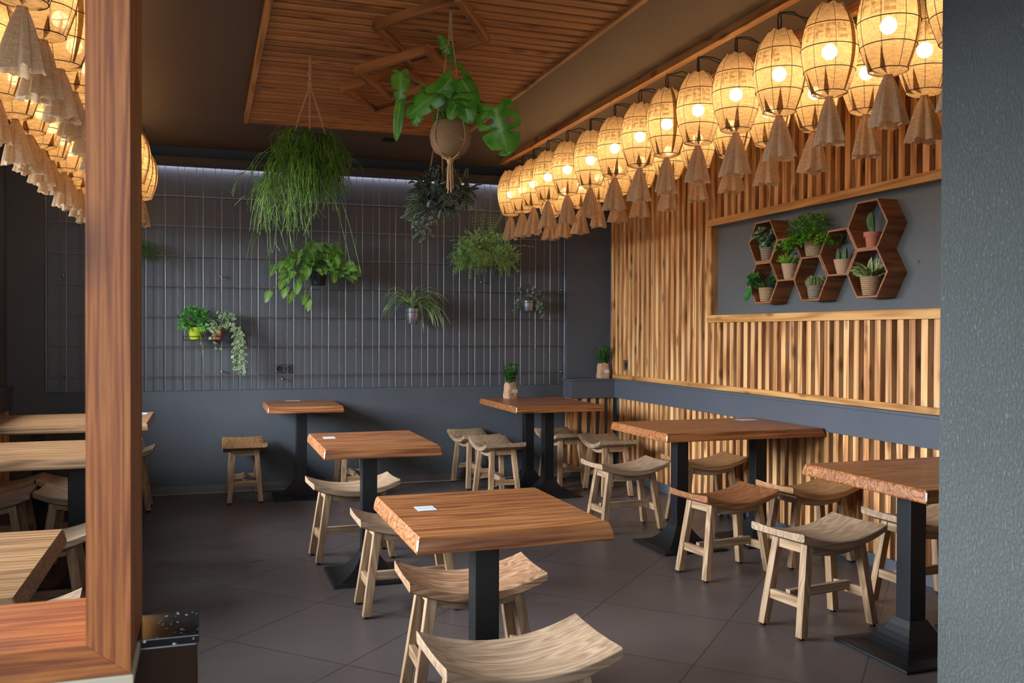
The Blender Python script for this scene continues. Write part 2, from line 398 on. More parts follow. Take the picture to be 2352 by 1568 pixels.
# ------------------------------------------------------------------ setting
CEIL = 2.825; YB = 7.857
b = MB(); b.box(-1.75, 3.9, -3.2, 8.4, -0.08, 0); struct('floor', b, M['floor'])
b = MB(); b.box(-1.75, 3.9, -3.2, 7.80, CEIL, CEIL + 0.12); struct('ceiling', b, M['ceiling'])
b = MB()                                       # back wall: low wall, piers left and right of the recess, recess back
b.box(-1.75, 3.9, YB, YB + 0.3, 0, 0.843); b.box(-1.75, -1.19, YB, YB + 0.3, 0.843, 2.745); b.box(3.211, 3.9, YB, YB + 0.3, 0.843, 2.745)
struct('wall_back', b, M['wall'])
b = MB(); b.box(-1.19, 3.211, YB + 0.085, YB + 0.3, 0.843, 2.745); struct('wall_recess_back', b, plain('recess_grey_paint', (86, 88, 92), 0.5))
b = MB(); b.box(-1.75, 3.9, 8.16, 8.3, 2.745, 3.1); b.box(-1.75, 3.9, 7.80, 8.3, 3.0, 3.1); struct('wall_recess', b, M['black'])  # black colour stands in for the deep shade above the header
b = MB(); b.box(-1.60, 3.65, 7.765, 7.905, 2.688, 2.745); struct('trim_1', b, M['dark'], 0.004)
b = MB(); b.box(-1.75, 3.165, YB - 0.012, YB + 0.001, 0, 0.068); b.box(-1.75, 3.165, YB - 0.0175, YB - 0.012, 0, 0.005, mi=1); struct('baseboard_back', b, [plain('tile_skirting', (98, 90, 88), 0.35), plain('pale_grout', (176, 172, 170), 0.7)], 0.001)
b = MB(); b.box(3.656, 3.85, -3.2, 8.2, 0, 3.0); struct('wall_right', b, M['panelpaint'])
b = MB()                                       # left wall with its row of windows
b.box(-1.75, -1.452, -3.2, 8.2, 0, 0.93); b.box(-1.75, -1.452, -3.2, 8.2, 2.25, 3.0); b.box(-1.75, -1.452, 7.0, 8.2, 0.93, 2.25)
b.box(-1.75, -1.452, -3.2, 1.4, 0.93, 2.25)
struct('wall_left', b, M['wall'])
for i in range(4):
    y0 = 1.4 + i * 5.6 / 4; y1 = y0 + 5.6 / 4
    b = MB()
    for (ya, yb, za, zb) in ((y0, y0 + 0.05, 0.93, 2.25), (y1 - 0.05, y1, 0.93, 2.25), (y0 + 0.05, y1 - 0.05, 0.93, 0.98), (y0 + 0.05, y1 - 0.05, 2.20, 2.25)):
        b.box(-1.54, -1.47, ya, yb, za, zb)
    o = struct('window_%d' % (i + 1), b, M['blackpot'], 0.003)
b = MB(); b.box(2.05, 3.655, 0.7, 2.12, 0, CEIL); struct('wall_pier', b, M['column'], 0.012)

# right wall: upper slats, lower slats, ledge, panel frame, trim
PITCH = 0.0885; SW = 0.046; SX = 3.622
def slat_run(mb, y0, y1, zf, skip=None):
    k = math.ceil(y0 / PITCH)
    while k * PITCH + SW < y1:
        y = k * PITCH
        for (za, zb) in zf(y): mb.box(SX, 3.657, y + 0.012, y + 0.012 + SW, za, zb)
        k += 1
PF_Y1 = 6.012; PF_Y0 = 2.2; PF_Z0 = 1.411; PF_Z1 = 2.187
def upper(y):
    if 7.36 < y < 7.50: return [(0.947, 0.985), (1.085, CEIL)]
    if y + SW + 0.012 < PF_Y1 + 0.02: return [(0.947, PF_Z0), (PF_Z1, CEIL)]
    return [(0.947, CEIL)]
b = MB(); slat_run(b, 2.13, 7.83, upper); struct('trim_2', b, M['slat'])
b = MB(); slat_run(b, 2.13, 7.62, lambda y: [(0.075, 0.727)]); struct('trim_3', b, M['slat'])
b = MB(); b.box(3.615, 3.657, 2.13, YB, 0.907, 0.9465); struct('trim_4', b, M['boardY'], 0.003)
fr = bpy.data.objects.new('trim_5', None); COL.objects.link(fr); fr['kind'] = 'structure'
b = MB(); b.box(3.600, 3.657, PF_Y0, PF_Y1, PF_Z1 - 0.053, PF_Z1); b.build('top_board', M['boardY'], fr, bevel=0.003)
b = MB(); b.box(3.600, 3.657, PF_Y0, PF_Y1, PF_Z0, PF_Z0 + 0.055); b.build('bottom_board', M['boardY'], fr, bevel=0.003)
b = MB(); b.box(3.600, 3.657, PF_Y1 - 0.062, PF_Y1, PF_Z0 + 0.056, PF_Z1 - 0.054); b.build('side_board', M['boardZ'], fr, bevel=0.003)
# ledge (boxed shelf) round the right back corner
lg = bpy.data.objects.new('trim_6', None); COL.objects.link(lg); lg['kind'] = 'structure'
b = MB(); b.box(3.612, 3.656, 2.13, 7.66, 0.727, 0.886); b.box(3.175, 3.656, 7.66, YB, 0.727, 0.886); b.build('ledge_box', M['paint'], lg, bevel=0.002)
b = MB(); b.box(3.608, 3.656, 2.13, 7.652, 0.886, 0.905); b.box(3.160, 3.656, 7.652, YB, 0.886, 0.905); b.build('ledge_cap', M['paint'], lg, bevel=0.003)
b = MB(); b.box(3.205, 3.656, 7.705, YB, 0, 0.727); b.build('ledge_core', M['panelpaint'], lg)
b = MB()
for k in range(5): b.box(3.205 + k * PITCH + 0.006, 3.205 + k * PITCH + 0.05, 7.682, 7.706, 0.075, 0.727)
for k in range(2): b.box(3.182, 3.206, 7.70 + k * 0.075, 7.745 + k * 0.075, 0.075, 0.727)
b.build('ledge_slats', M['slatx'], lg)
b = MB(); b.box(3.612, 3.657, 2.13, 7.7, 0, 0.075); struct('baseboard_right', b, M['paint'], 0.002)
# mirrored ledge and slats under the left windows
lg2 = bpy.data.objects.new('trim_7', None); COL.objects.link(lg2); lg2['kind'] = 'structure'
b = MB(); b.box(-1.452, -1.415, -0.4, YB, 0.727, 0.886); b.build('ledge_box', M['paint'], lg2, bevel=0.002)
b = MB(); b.box(-1.452, -1.405, -0.4, YB, 0.886, 0.905); b.build('ledge_cap', M['paint'], lg2, bevel=0.003)
b = MB()
for k in range(92): b.box(-1.452, -1.428, -0.3 + k * PITCH, -0.3 + k * PITCH + SW, 0.0, 0.727)
b.build('ledge_slats', M['slat'], lg2)

# ceiling: slatted panel, beams, small spots
cp = thing('slatted_ceiling_panel', (0, 0, 2.75), 'wide slatted wooden panel hung under the taupe ceiling', 'ceiling panel')
b = MB(); y = 2.46
while y < 6.36: b.box(0.275, 1.765, y, y + 0.054, 0.016, 0.030); y += 0.09
b.build('slats', M['ceilslat'], cp)
b = MB(); b.box(0.25, 0.276, 2.4, 6.42, 0.0, 0.055); b.build('side_board', M['boardY'], cp, bevel=0.002)
b = MB(); b.box(1.764, 1.79, 2.4, 6.42, 0.0, 0.055); b.build('side_board', M['boardY'], cp, bevel=0.002)
b = MB(); b.box(0.276, 1.764, 6.385, 6.42, 0.004, 0.05); b.build('end_board', M['boardX'], cp, bevel=0.002)
b = MB(); b.box(0.276, 1.764, 2.4, 2.43, 0.004, 0.05); b.build('end_board', M['boardX'], cp, bevel=0.002)
b = MB(); b.box(0.255, 1.785, 2.41, 6.41, 0.044, 0.075); b.build('backing', M['black'], cp)  # black sheet darkens the slat gaps, their shade put into the colour

def diamond(cx, cy, zt, h, label):
    o = thing('diamond_frame', (cx, cy, zt - h), label, 'wooden frame', 'diamond frames on the ceiling panel')
    cs = [Vector((-0.262, 0, h / 2)), Vector((0, -0.46, h / 2)), Vector((0.262, 0, h / 2)), Vector((0, 0.46, h / 2))]
    for i in range(4):
        a, c = cs[i], cs[(i + 1) % 4]; d = (c - a).normalized()
        L_ = (c - a).length; bb = MB(); bb.box(-0.012, L_ - 0.010, -0.014, 0.014, -h / 2 + 0.001 * i, h / 2 - 0.001 * i)
        w_ = bb.build('board', M['boardX'], o, loc=a, bevel=0.002); w_.rotation_euler = (0, 0, math.atan2(d.y, d.x))
    return o
diamond(1.0, 4.11, 2.75, 0.044, 'diamond frame nearest the camera on the slatted ceiling panel')
diamond(1.01, 5.21, 2.75, 0.044, 'diamond frame farthest from the camera on the slatted ceiling panel')
diamond(1.005, 4.69, 2.706, 0.044, 'middle and lowest of the three overlapping ceiling diamond frames')

def ceil_beam(x, label, y0=0.6):
    bb = MB(); bb.box(x - 0.024, x + 0.024, y0, 7.42, 2.78, CEIL + 0.001)
    return tag(bb.build('ceiling_beam', M['beam'], bevel=0.002), label, 'beam', 'lantern beams')
ceil_beam(2.428, 'pine beam carrying the front row of right-hand lanterns')
ceil_beam(2.79, 'pine beam carrying the lantern row next to the slatted wall')
bl_ = ceil_beam(0.0, 'pine beam carrying the inner row of left-hand lanterns'); bl_.location = (-0.568, 0, 0); bl_.rotation_euler = (0, 0, -math.atan(0.0152))
ceil_beam(-0.83, 'pine beam carrying the lantern row next to the left windows')
for (x, y_, lb) in ((2.06, 6.35, 'small dark square ceiling spot behind the big monstera leaf'), (1.35, 6.95, 'small dark square ceiling spot past the end of the slatted panel')):
    bb = MB(); bb.box(x - 0.05, x + 0.05, y_ - 0.05, y_ + 0.05, CEIL - 0.008, CEIL + 0.001); bb.box(x - 0.03, x + 0.03, y_ - 0.03, y_ + 0.03, CEIL - 0.014, CEIL - 0.008)
    tag(bb.build('ceiling_spot', M['black'], bevel=0.002), lb, 'ceiling light')

# mesh panel in the recess
mp = thing('wire_mesh_panel', (0, YB + 0.035, 0.85), 'large galvanised wire mesh panel covering the recessed back wall', 'wire mesh')
b = MB(); b.tube([(-1.178, 0, 0.115 + 0.2464 * 0), (3.205, 0, 0.115)], 0.0045, 6)
hm = b.mesh('horizontal_rod', M['rod2'])
for k in range(8):
    o = bpy.data.objects.new('horizontal_rod', hm); COL.objects.link(o); o.parent = mp; o.location = (0, 0, 0.2456 * k)
bA = MB(); bA.tube([(0, -0.008, -0.004), (0, -0.008, 1.84)], 0.0034, 6); mA = bA.mesh('vertical_rod', M['rod'])
bB = MB(); bB.tube([(0, 0.012, -0.004), (0, 0.012, 1.84)], 0.0034, 6); mB = bB.mesh('vertical_rod', M['rod2'])
x = -0.308 - 0.1461 * 6
while x < 3.20:
    for (mm, xx) in ((mA, x), (mB, x + 0.0945)):
        if xx < 3.2:
            o = bpy.data.objects.new('vertical_rod', mm); COL.objects.link(o); o.parent = mp; o.location = (xx, 0, 0)
    x += 0.1461
bn = MB(); bn.ball((0, 0, 0), 0.011, 8); bn.tube([(0, 0, 0), (0, 0.0495, 0)], 0.005, 6); mn = bn.mesh('wall_bolt', M['steel'])
for (xx, zz) in ((-1.06, 1.77), (-1.06, 0.98), (0.12, 2.36), (0.12, 1.79), (0.13, 1.00), (1.25, 1.79), (2.38, 1.79), (3.165, 1.735), (3.165, 0.965), (0.62, 0.93)):
    o = bpy.data.objects.new('wall_bolt', mn); COL.objects.link(o); o.parent = mp; o.location = (xx, 0, zz - 0.85)

# sockets
def socket(name, label, x0, z0, rz, n=2):
    o = thing(name, (x0[0], x0[1], z0), label, 'socket', rz=rz)
    bb = MB(); bb.box(-0.075, 0.075, -0.012, 0.0, -0.038, 0.038); bb.build('plate', M['socket'], o, bevel=0.004)
    for i in range(n):
        bb = MB(); bb.lathe([(0.004, 0), (0.02, 0), (0.022, 0.004)], 16)
        q = bb.build('outlet', M['black'], o, loc=(-0.036 + 0.072 * i, -0.013, 0)); q.rotation_euler = (R(90), 0, 0)
    return o
socket('power_socket', 'dark double socket on the back wall behind the mesh', (0.635, YB + 0.084, 0), 1.015, 0)
socket('power_socket', 'dark double socket set into the slatted wall near the corner', (3.6555, 7.44, 0), 1.035, R(-90))

# ------------------------------------------------------------------ wooden divider frame and counter in the foreground
FX1 = -0.0800; FW = 0.046; FY0 = 1.10; FY1 = 1.298; FZ0 = 0.948
df = thing('divider_frame', (0, 0, FZ0), 'tall varnished wooden divider frame in the left foreground', 'divider frame')
def prism(mb, poly, y0, y1):
    n = len(poly); mb.loft([[(p[0], y0, p[1]) for p in poly], [(p[0], y1, p[1]) for p in poly]])
ZT = CEIL - FZ0 - 0.002
b = MB(); prism(b, [(FX1, 0), (FX1, ZT), (FX1 - FW, ZT - FW), (FX1 - FW, FW * 0.8)], FY0, FY1); b.build('upright', M['postZ'], df, bevel=0.003)
b = MB(); prism(b, [(-1.30, 0), (-1.30, ZT), (-1.30 + FW, ZT - FW), (-1.30 + FW, FW * 0.8)], FY0, FY1); b.build('upright', M['postZ'], df, bevel=0.003)
b = MB(); prism(b, [(-1.2995, 0), (FX1 - 0.0005, 0), (FX1 - FW - 0.0005, FW * 0.8), (-1.2995 + FW, FW * 0.8)], FY0, FY1); b.build('bottom_rail', M['postX'], df, bevel=0.003)
b = MB(); prism(b, [(-1.2995, ZT), (FX1 - 0.0005, ZT), (FX1 - FW - 0.0005, ZT - FW), (-1.2995 + FW, ZT - FW)], FY0, FY1); b.build('top_rail', M['postX'], df, bevel=0.003)
ct = thing('counter', (0, 0, 0), 'dark counter with a pale edge strip beneath the wooden divider frame', 'counter')
b = MB(); b.box(-1.40, -0.085, 1.112, 1.214, 0, 0.934); b.build('body', M['darktile'], ct)
b = MB(); b.box(-1.40, FX1 + 0.003, 1.098, 1.214, 0.934, 0.9475); b.build('edge_strip', plain('pale_edge_strip', (206, 192, 164), 0.5), ct, bevel=0.002)
hw = thing('half_wall', (0, 0, 0), 'low dark glossy half wall with speckled granite cap beside the divider frame', 'half wall')
b = MB(); b.box(-1.40, -0.0095, 1.218, 1.322, 0, 0.937); b.build('body', M['darktile'], hw, bevel=0.002)
b = MB(); b.box(-1.40, -0.0075, 1.217, 1.323, 0.937, 0.9475); b.build('granite_cap', M['granite'], hw, bevel=0.0012)

# ------------------------------------------------------------------ tables
def table_top_mesh(lx, ly):
    bb = MB(); t = 0.05; hx, hy = lx / 2, ly / 2
    def ring(dx, z): return [(-hx + dx, -hy + dx, z), (hx - dx, -hy + dx, z), (hx - dx, hy - dx, z), (-hx + dx, hy - dx, z)]
    bb.loft([ring(0.004, 0.70), ring(0.0, 0.704), ring(0.002, 0.72), ring(0.007, 0.742), ring(0.012, 0.75)])
    return bb
def base_part(o, x, y):
    bb = MB(); rings = []
    for i in range(9):
        t = i / 8; h = 0.014 + 0.125 * t ** 1.9; w = 0.212 + (0.046 - 0.212) * t ** 0.72
        rings.append([(x + sx * w, y + sy * w, h) for sx, sy in ((-1, -1), (1, -1), (1, 1), (-1, 1))])
    rings = [[(x + sx * 0.216, y + sy * 0.216, 0) for sx, sy in ((-1, -1), (1, -1), (1, 1), (-1, 1))], [(x + sx * 0.216, y + sy * 0.216, 0.010) for sx, sy in ((-1, -1), (1, -1), (1, 1), (-1, 1))]] + rings
    bb.loft(rings); bb.build('base', M['iron'], o, bevel=0.002)
    bb = MB(); bb.box(x - 0.041, x + 0.041, y - 0.041, y + 0.041, 0.135, 0.699); bb.build('column', M['iron'], o, bevel=0.003)
def table(x0, x1, y0, y1, label, group, bases, chip=True):
    mat = M['table'] if chip else M['table_pale']
    o = thing('dining_table', ((x0 + x1) / 2, (y0 + y1) / 2, 0), label, 'table', group)
    table_top_mesh(x1 - x0, y1 - y0).build('tabletop', mat, o, bevel=0.004)
    for (bx, by) in bases: base_part(o, bx - o.location.x, by - o.location.y)
    if chip:
        hx, hy = (x1 - x0) / 2, (y1 - y0) / 2
        bb = MB(); bb.bar((-hx + 0.004, -hy + 0.004, 0.712), (-hx + 0.0085, -hy + 0.0085, 0.741), 0.006, 0.005, up=(1, 1, 0)); bb.build('worn_corner', M['chip'], o, label='pale bare corner where the stain has chipped off')
    return o
GT = 'square pedestal tables'; GL = 'long two-legged tables'
table(0.566, 1.186, 2.505, 3.20, 'square oak pedestal table nearest the camera, white sticker at its left', GT, [(0.872, 2.85)])
table(0.552, 1.155, 4.50, 5.28, 'square oak pedestal table in the middle of the room, second from the camera', GT, [(0.845, 4.92)])
table(0.452, 1.036, 7.14, 7.838, 'small oak pedestal table pushed against the mesh wall', GT, [(0.735, 7.46)])
table(2.292, 3.045, 6.64, 7.645, 'oak table in the back right corner with a bagged plant on it', GL, [(2.665, 6.93), (2.665, 7.40)])
table(2.512, 3.605, 4.625, 5.385, 'long oak table end-on to the slatted wall, below the hexagon shelves', GL, [(2.81, 5.005), (3.38, 5.005)])
table(2.532, 3.60, 2.67, 3.41, 'oak table cut off by the grey pier at the right', GL, [(2.81, 3.045), (3.36, 3.045)])
table(-1.40, -0.342, 6.17, 7.02, 'farthest of the three left-hand tables, sticker by its right end', GL, [(-1.03, 6.6), (-0.62, 6.6)], False)
table(-1.40, -0.312, 4.565, 5.32, 'middle left-hand table, its black column left of the divider post', GL, [(-1.15, 4.94), (-0.60, 4.94)], False)
table(-1.40, -0.388, 2.21, 2.955, 'nearest left-hand table, its corner left of the divider post', GL, [(-1.1, 2.58), (-0.66, 2.58)], False)

def sticker(x, y, lx, ly, label, rz=0, n=2):
    o = thing('table_sticker', (x, y, 0.7503), label, 'sticker', 'white stickers on the tables', rz)
    for i in range(n):
        bb = MB(); bb.box(-lx / 2, lx / 2, -ly / 2, -0.002 + 0 * ly, 0, 0.0012) if i == 0 else bb.box(-lx / 2, lx / 2, 0.002, ly / 2, 0, 0.0012)
        bb.build('label', M['white'], o)
    return o
sticker(0.69, 2.915, 0.062, 0.075, 'white sticker pair on the nearest square table')
sticker(0.645, 5.02, 0.062, 0.09, 'white sticker pair on the middle square table')
sticker(0.70, 7.79, 0.05, 0.12, 'white sticker pair at the back edge of the table by the mesh', R(90))
sticker(3.45, 5.24, 0.12, 0.1, 'white sticker at the wall end of the long table below the hexagons')
sticker(-0.42, 6.88, 0.06, 0.12, 'white sticker near the right end of the farthest left-hand table')

# ------------------------------------------------------------------ stools
def make_stool():
    o = thing('saddle_stool', (0, 0, 0), '', 'stool')
    L, Wd, n = 0.50, 0.33, 14
    bb = MB(); rings = []
    for i in range(n + 1):
        x = -L / 2 + L * i / n; c = 0.052 * (2 * x / L) ** 2; zt = 0.418 + c; zb = zt - 0.036 - 0.004 * (1 - (2 * x / L) ** 2)
        hw_ = Wd / 2
        prof = [(-hw_, zb + 0.006), (-hw_ + 0.012, zb), (hw_ - 0.012, zb), (hw_, zb + 0.006), (hw_, zt - 0.004), (hw_ - 0.008, zt), (hw_ * 0.5, zt - 0.005), (0, zt - 0.007), (-hw_ * 0.5, zt - 0.005), (-hw_ + 0.008, zt), (-hw_, zt - 0.004)]
        rings.append([(x, p[0], p[1]) for p in prof])
    bb.loft(rings); s_ = bb.build('seat', M['teak'], o, bevel=0.002)
    for p in s_.data.polygons: p.use_smooth = True
    s_.data.set_sharp_from_angle(angle=R(30))
    T = lambda sx, sy, z: Vector((sx * (0.218 - (0.218 - 0.158) * z / 0.40), sy * (0.118 - (0.118 - 0.088) * z / 0.40), z))
    for sx in (-1, 1):
        for sy in (-1, 1):
            bb = MB(); a = T(sx, sy, 0.012); c = T(sx, sy, 0.405)
            r = lambda p, w: [p + Vector((dx * w, dy * w, 0)) for dx, dy in ((-1, -1), (1, -1), (1, 1), (-1, 1))]
            bb.loft([r(a, 0.0185), r(c, 0.0195)]); lg_ = bb.build('leg', M['teakz'], o, bevel=0.002)
            f_ = MB(); a0 = T(sx, sy, 0.0); f_.lathe([(0.001, 0), (0.013, 0), (0.013, 0.0125)], 10, a0); f_.build('glide', M['cable'], lg_)
        bb = MB(); bb.bar(T(sx, -1, 0.15) + Vector((0, 0.017, 0)), T(sx, 1, 0.15) - Vector((0, 0.017, 0)), 0.024, 0.042); bb.build('rail', M['teaky'], o, bevel=0.002)
        bb = MB(); bb.bar(T(sx, -1, 0.383) + Vector((0, 0.018, 0)), T(sx, 1, 0.383) - Vector((0, 0.018, 0)), 0.022, 0.04); bb.build('top_rail', M['teaky'], o, bevel=0.002)
    bb = MB(); bb.bar(T(-1, 0, 0.165) + Vector((0.01, 0, 0)), T(1, 0, 0.165) - Vector((0.01, 0, 0)), 0.026, 0.042); bb.build('stretcher', M['teak'], o, bevel=0.002)
    for sy in (-1, 1):
        bb = MB(); rings = []
        for i in range(9):
            x = -0.145 + 0.29 * i / 8; zt = 0.379 + 0.052 * (2 * x / L) ** 2; y = sy * 0.094
            rings.append([(x, y - 0.010, zt - 0.036), (x, y + 0.010, zt - 0.036), (x, y + 0.010, zt), (x, y - 0.010, zt)])
        bb.loft(rings); bb.build('apron', M['teak'], o, bevel=0.0015)
    return o
stool0 = make_stool()
G1, G2, G3 = 'stools at the square tables', 'stools at the right-hand tables', 'stools at the left-hand tables'
STOOLS = [
 (0.832, 2.40, 1, 'pale teak saddle stool in the nearest foreground, seat cut off at the bottom edge', G1),
 (0.922, 3.20, -2, 'teak saddle stool behind the nearest square table, streaky grain, split by the column', G1),
 (0.925, 4.30, 0, 'teak saddle stool half hidden by the left corner of the nearest square table', G1),
 (0.825, 5.37, 3, 'teak saddle stool on the far side of the middle square table', G1),
 (0.292, 7.50, 90, 'teak stool standing end-on left of the table by the mesh wall', G1),
 (1.155, 7.47, 90, 'teak stool mostly hidden behind the middle square table, only legs showing', G1),
 (2.215, 7.56, 92, 'farther of two teak stools left of the corner table', G2),
 (2.228, 6.94, 90, 'nearer of two teak stools left of the corner table', G2),
 (2.985, 7.40, 92, 'teak stool behind the corner table column by the ledge slats', G2),
 (3.165, 6.84, 87, 'teak stool at the right of the corner table, before the slats', G2),
 (2.70, 5.56, 2, 'teak saddle stool behind the long table, left of its column', G2),
 (3.335, 5.60, 0, 'teak saddle stool behind the long table between its two columns', G2),
 (2.735, 4.37, 8, 'reddish brown teak saddle stool in front of the long table', G2),
 (3.345, 4.44, 4, 'teak saddle stool tucked behind the table by the pier, beside the slats', G2),
 (2.652, 3.445, 8, 'large pale teak saddle stool just left of the right-hand black column', G2),
 (3.362, 3.55, 2, 'teak stool behind the right-hand black column, mostly hidden', G2),
 (-1.19, 6.00, 0, 'leftmost teak stool under the near side of the farthest left-hand table', G3),
 (-0.685, 6.00, 2, 'teak stool right of the leftmost one at the farthest left-hand table', G3),
 (-1.145, 5.52, 3, 'leftmost teak stool on the far side of the middle left-hand table', G3),
 (-0.615, 5.54, -4, 'teak stool left of the divider post on the far side of the middle left-hand table', G3),
 (-0.715, 4.42, 0, 'teak saddle stool on the near side of the middle left-hand table', G3),
 (-0.635, 3.17, 3, 'pale teak stool behind the nearest left-hand table, just above the frame rail', G3),
 (-0.615, 7.28, 0, 'teak stool end showing right of the divider post by the back wall', G3),
]
SEATS = {12: wood('reddish_teak_seat', (110, 62, 34), (146, 92, 54), (170, 116, 74), axis=0, ring=16, rough=0.5, cross=90, freq=80.0, ringw=0.2, lo=0.26, hi=0.74, stretch=16), 1: wood('streaky_teak_seat', (112, 74, 48), (160, 116, 82), (196, 160, 126), axis=0, ring=22, rough=0.6, cross=70, freq=90.0)}
SEATS[13] = SEATS[11] = SEATS[4] = wood('honey_teak_seat', (122, 82, 48), (158, 114, 72), (180, 138, 94), axis=0, ring=16, rough=0.55, cross=90, freq=80.0, ringw=0.2, lo=0.26, hi=0.74, stretch=16)
for i, (x, y, a, lb, g) in enumerate(STOOLS):
    o = stool0 if i == 0 else dup(stool0, (x, y, 0), R(a), lb, g)
    o.location = (x, y, 0); o.rotation_euler = (0, 0, R(a)); o['label'] = lb; o['group'] = g
    if i in SEATS:
        for ch in o.children:
            if ch.name.split('.')[0] == 'seat': ch.material_slots[0].link = 'OBJECT'; ch.material_slots[0].material = SEATS[i]
# ------------------------------------------------------------------ burlap lanterns
PROF = [(0.070, 0.012), (0.083, 0.045), (0.101, 0.10), (0.110, 0.145), (0.1135, 0.19), (0.110, 0.235), (0.101, 0.28), (0.086, 0.32), (0.066, 0.352), (0.050, 0.372)]
def prad(z):
    if z <= PROF[0][1]: return PROF[0][0]
    for (r0, z0), (r1, z1) in zip(PROF, PROF[1:]):
        if z <= z1: return r0 + (r1 - r0) * (z - z0) / (z1 - z0)
    return PROF[-1][0]
def wrap_text(body, size, zc, gap):
    c = bpy.data.curves.new('sack_print', 'FONT'); c.body = body; c.size = size; c.align_x = 'CENTER'; c.align_y = 'CENTER'; c.space_character = gap; c.resolution_u = 2; c.offset = 0.0035
    o = bpy.data.objects.new('sack_print', c); COL.objects.link(o)
    dg = bpy.context.evaluated_depsgraph_get(); dg.update()
    me = bpy.data.meshes.new_from_object(o.evaluated_get(dg)); bpy.data.objects.remove(o); bpy.data.curves.remove(c)
    bm = bmesh.new(); bm.from_mesh(me)
    for _ in range(2):
        es = [e for e in bm.edges if e.calc_length() > 0.016]
        if es: bmesh.ops.subdivide_edges(bm, edges=es, cuts=1)
    bmesh.ops.triangulate(bm, faces=bm.faces)
    for v in bm.verts:
        z = zc + v.co.y; a = v.co.x / 0.112; r = prad(z) + 0.0035
        v.co = (r * math.cos(a), r * math.sin(a), z)
    bm.to_mesh(me); bm.free(); me.materials.clear(); me.materials.append(M['ink']); return me
PRINTS = [wrap_text('COFFEE', 0.082, 0.235, 1.12), wrap_text('COFFEE', 0.074, 0.236, 1.16), wrap_text('COFFEE', 0.088, 0.232, 1.08)]

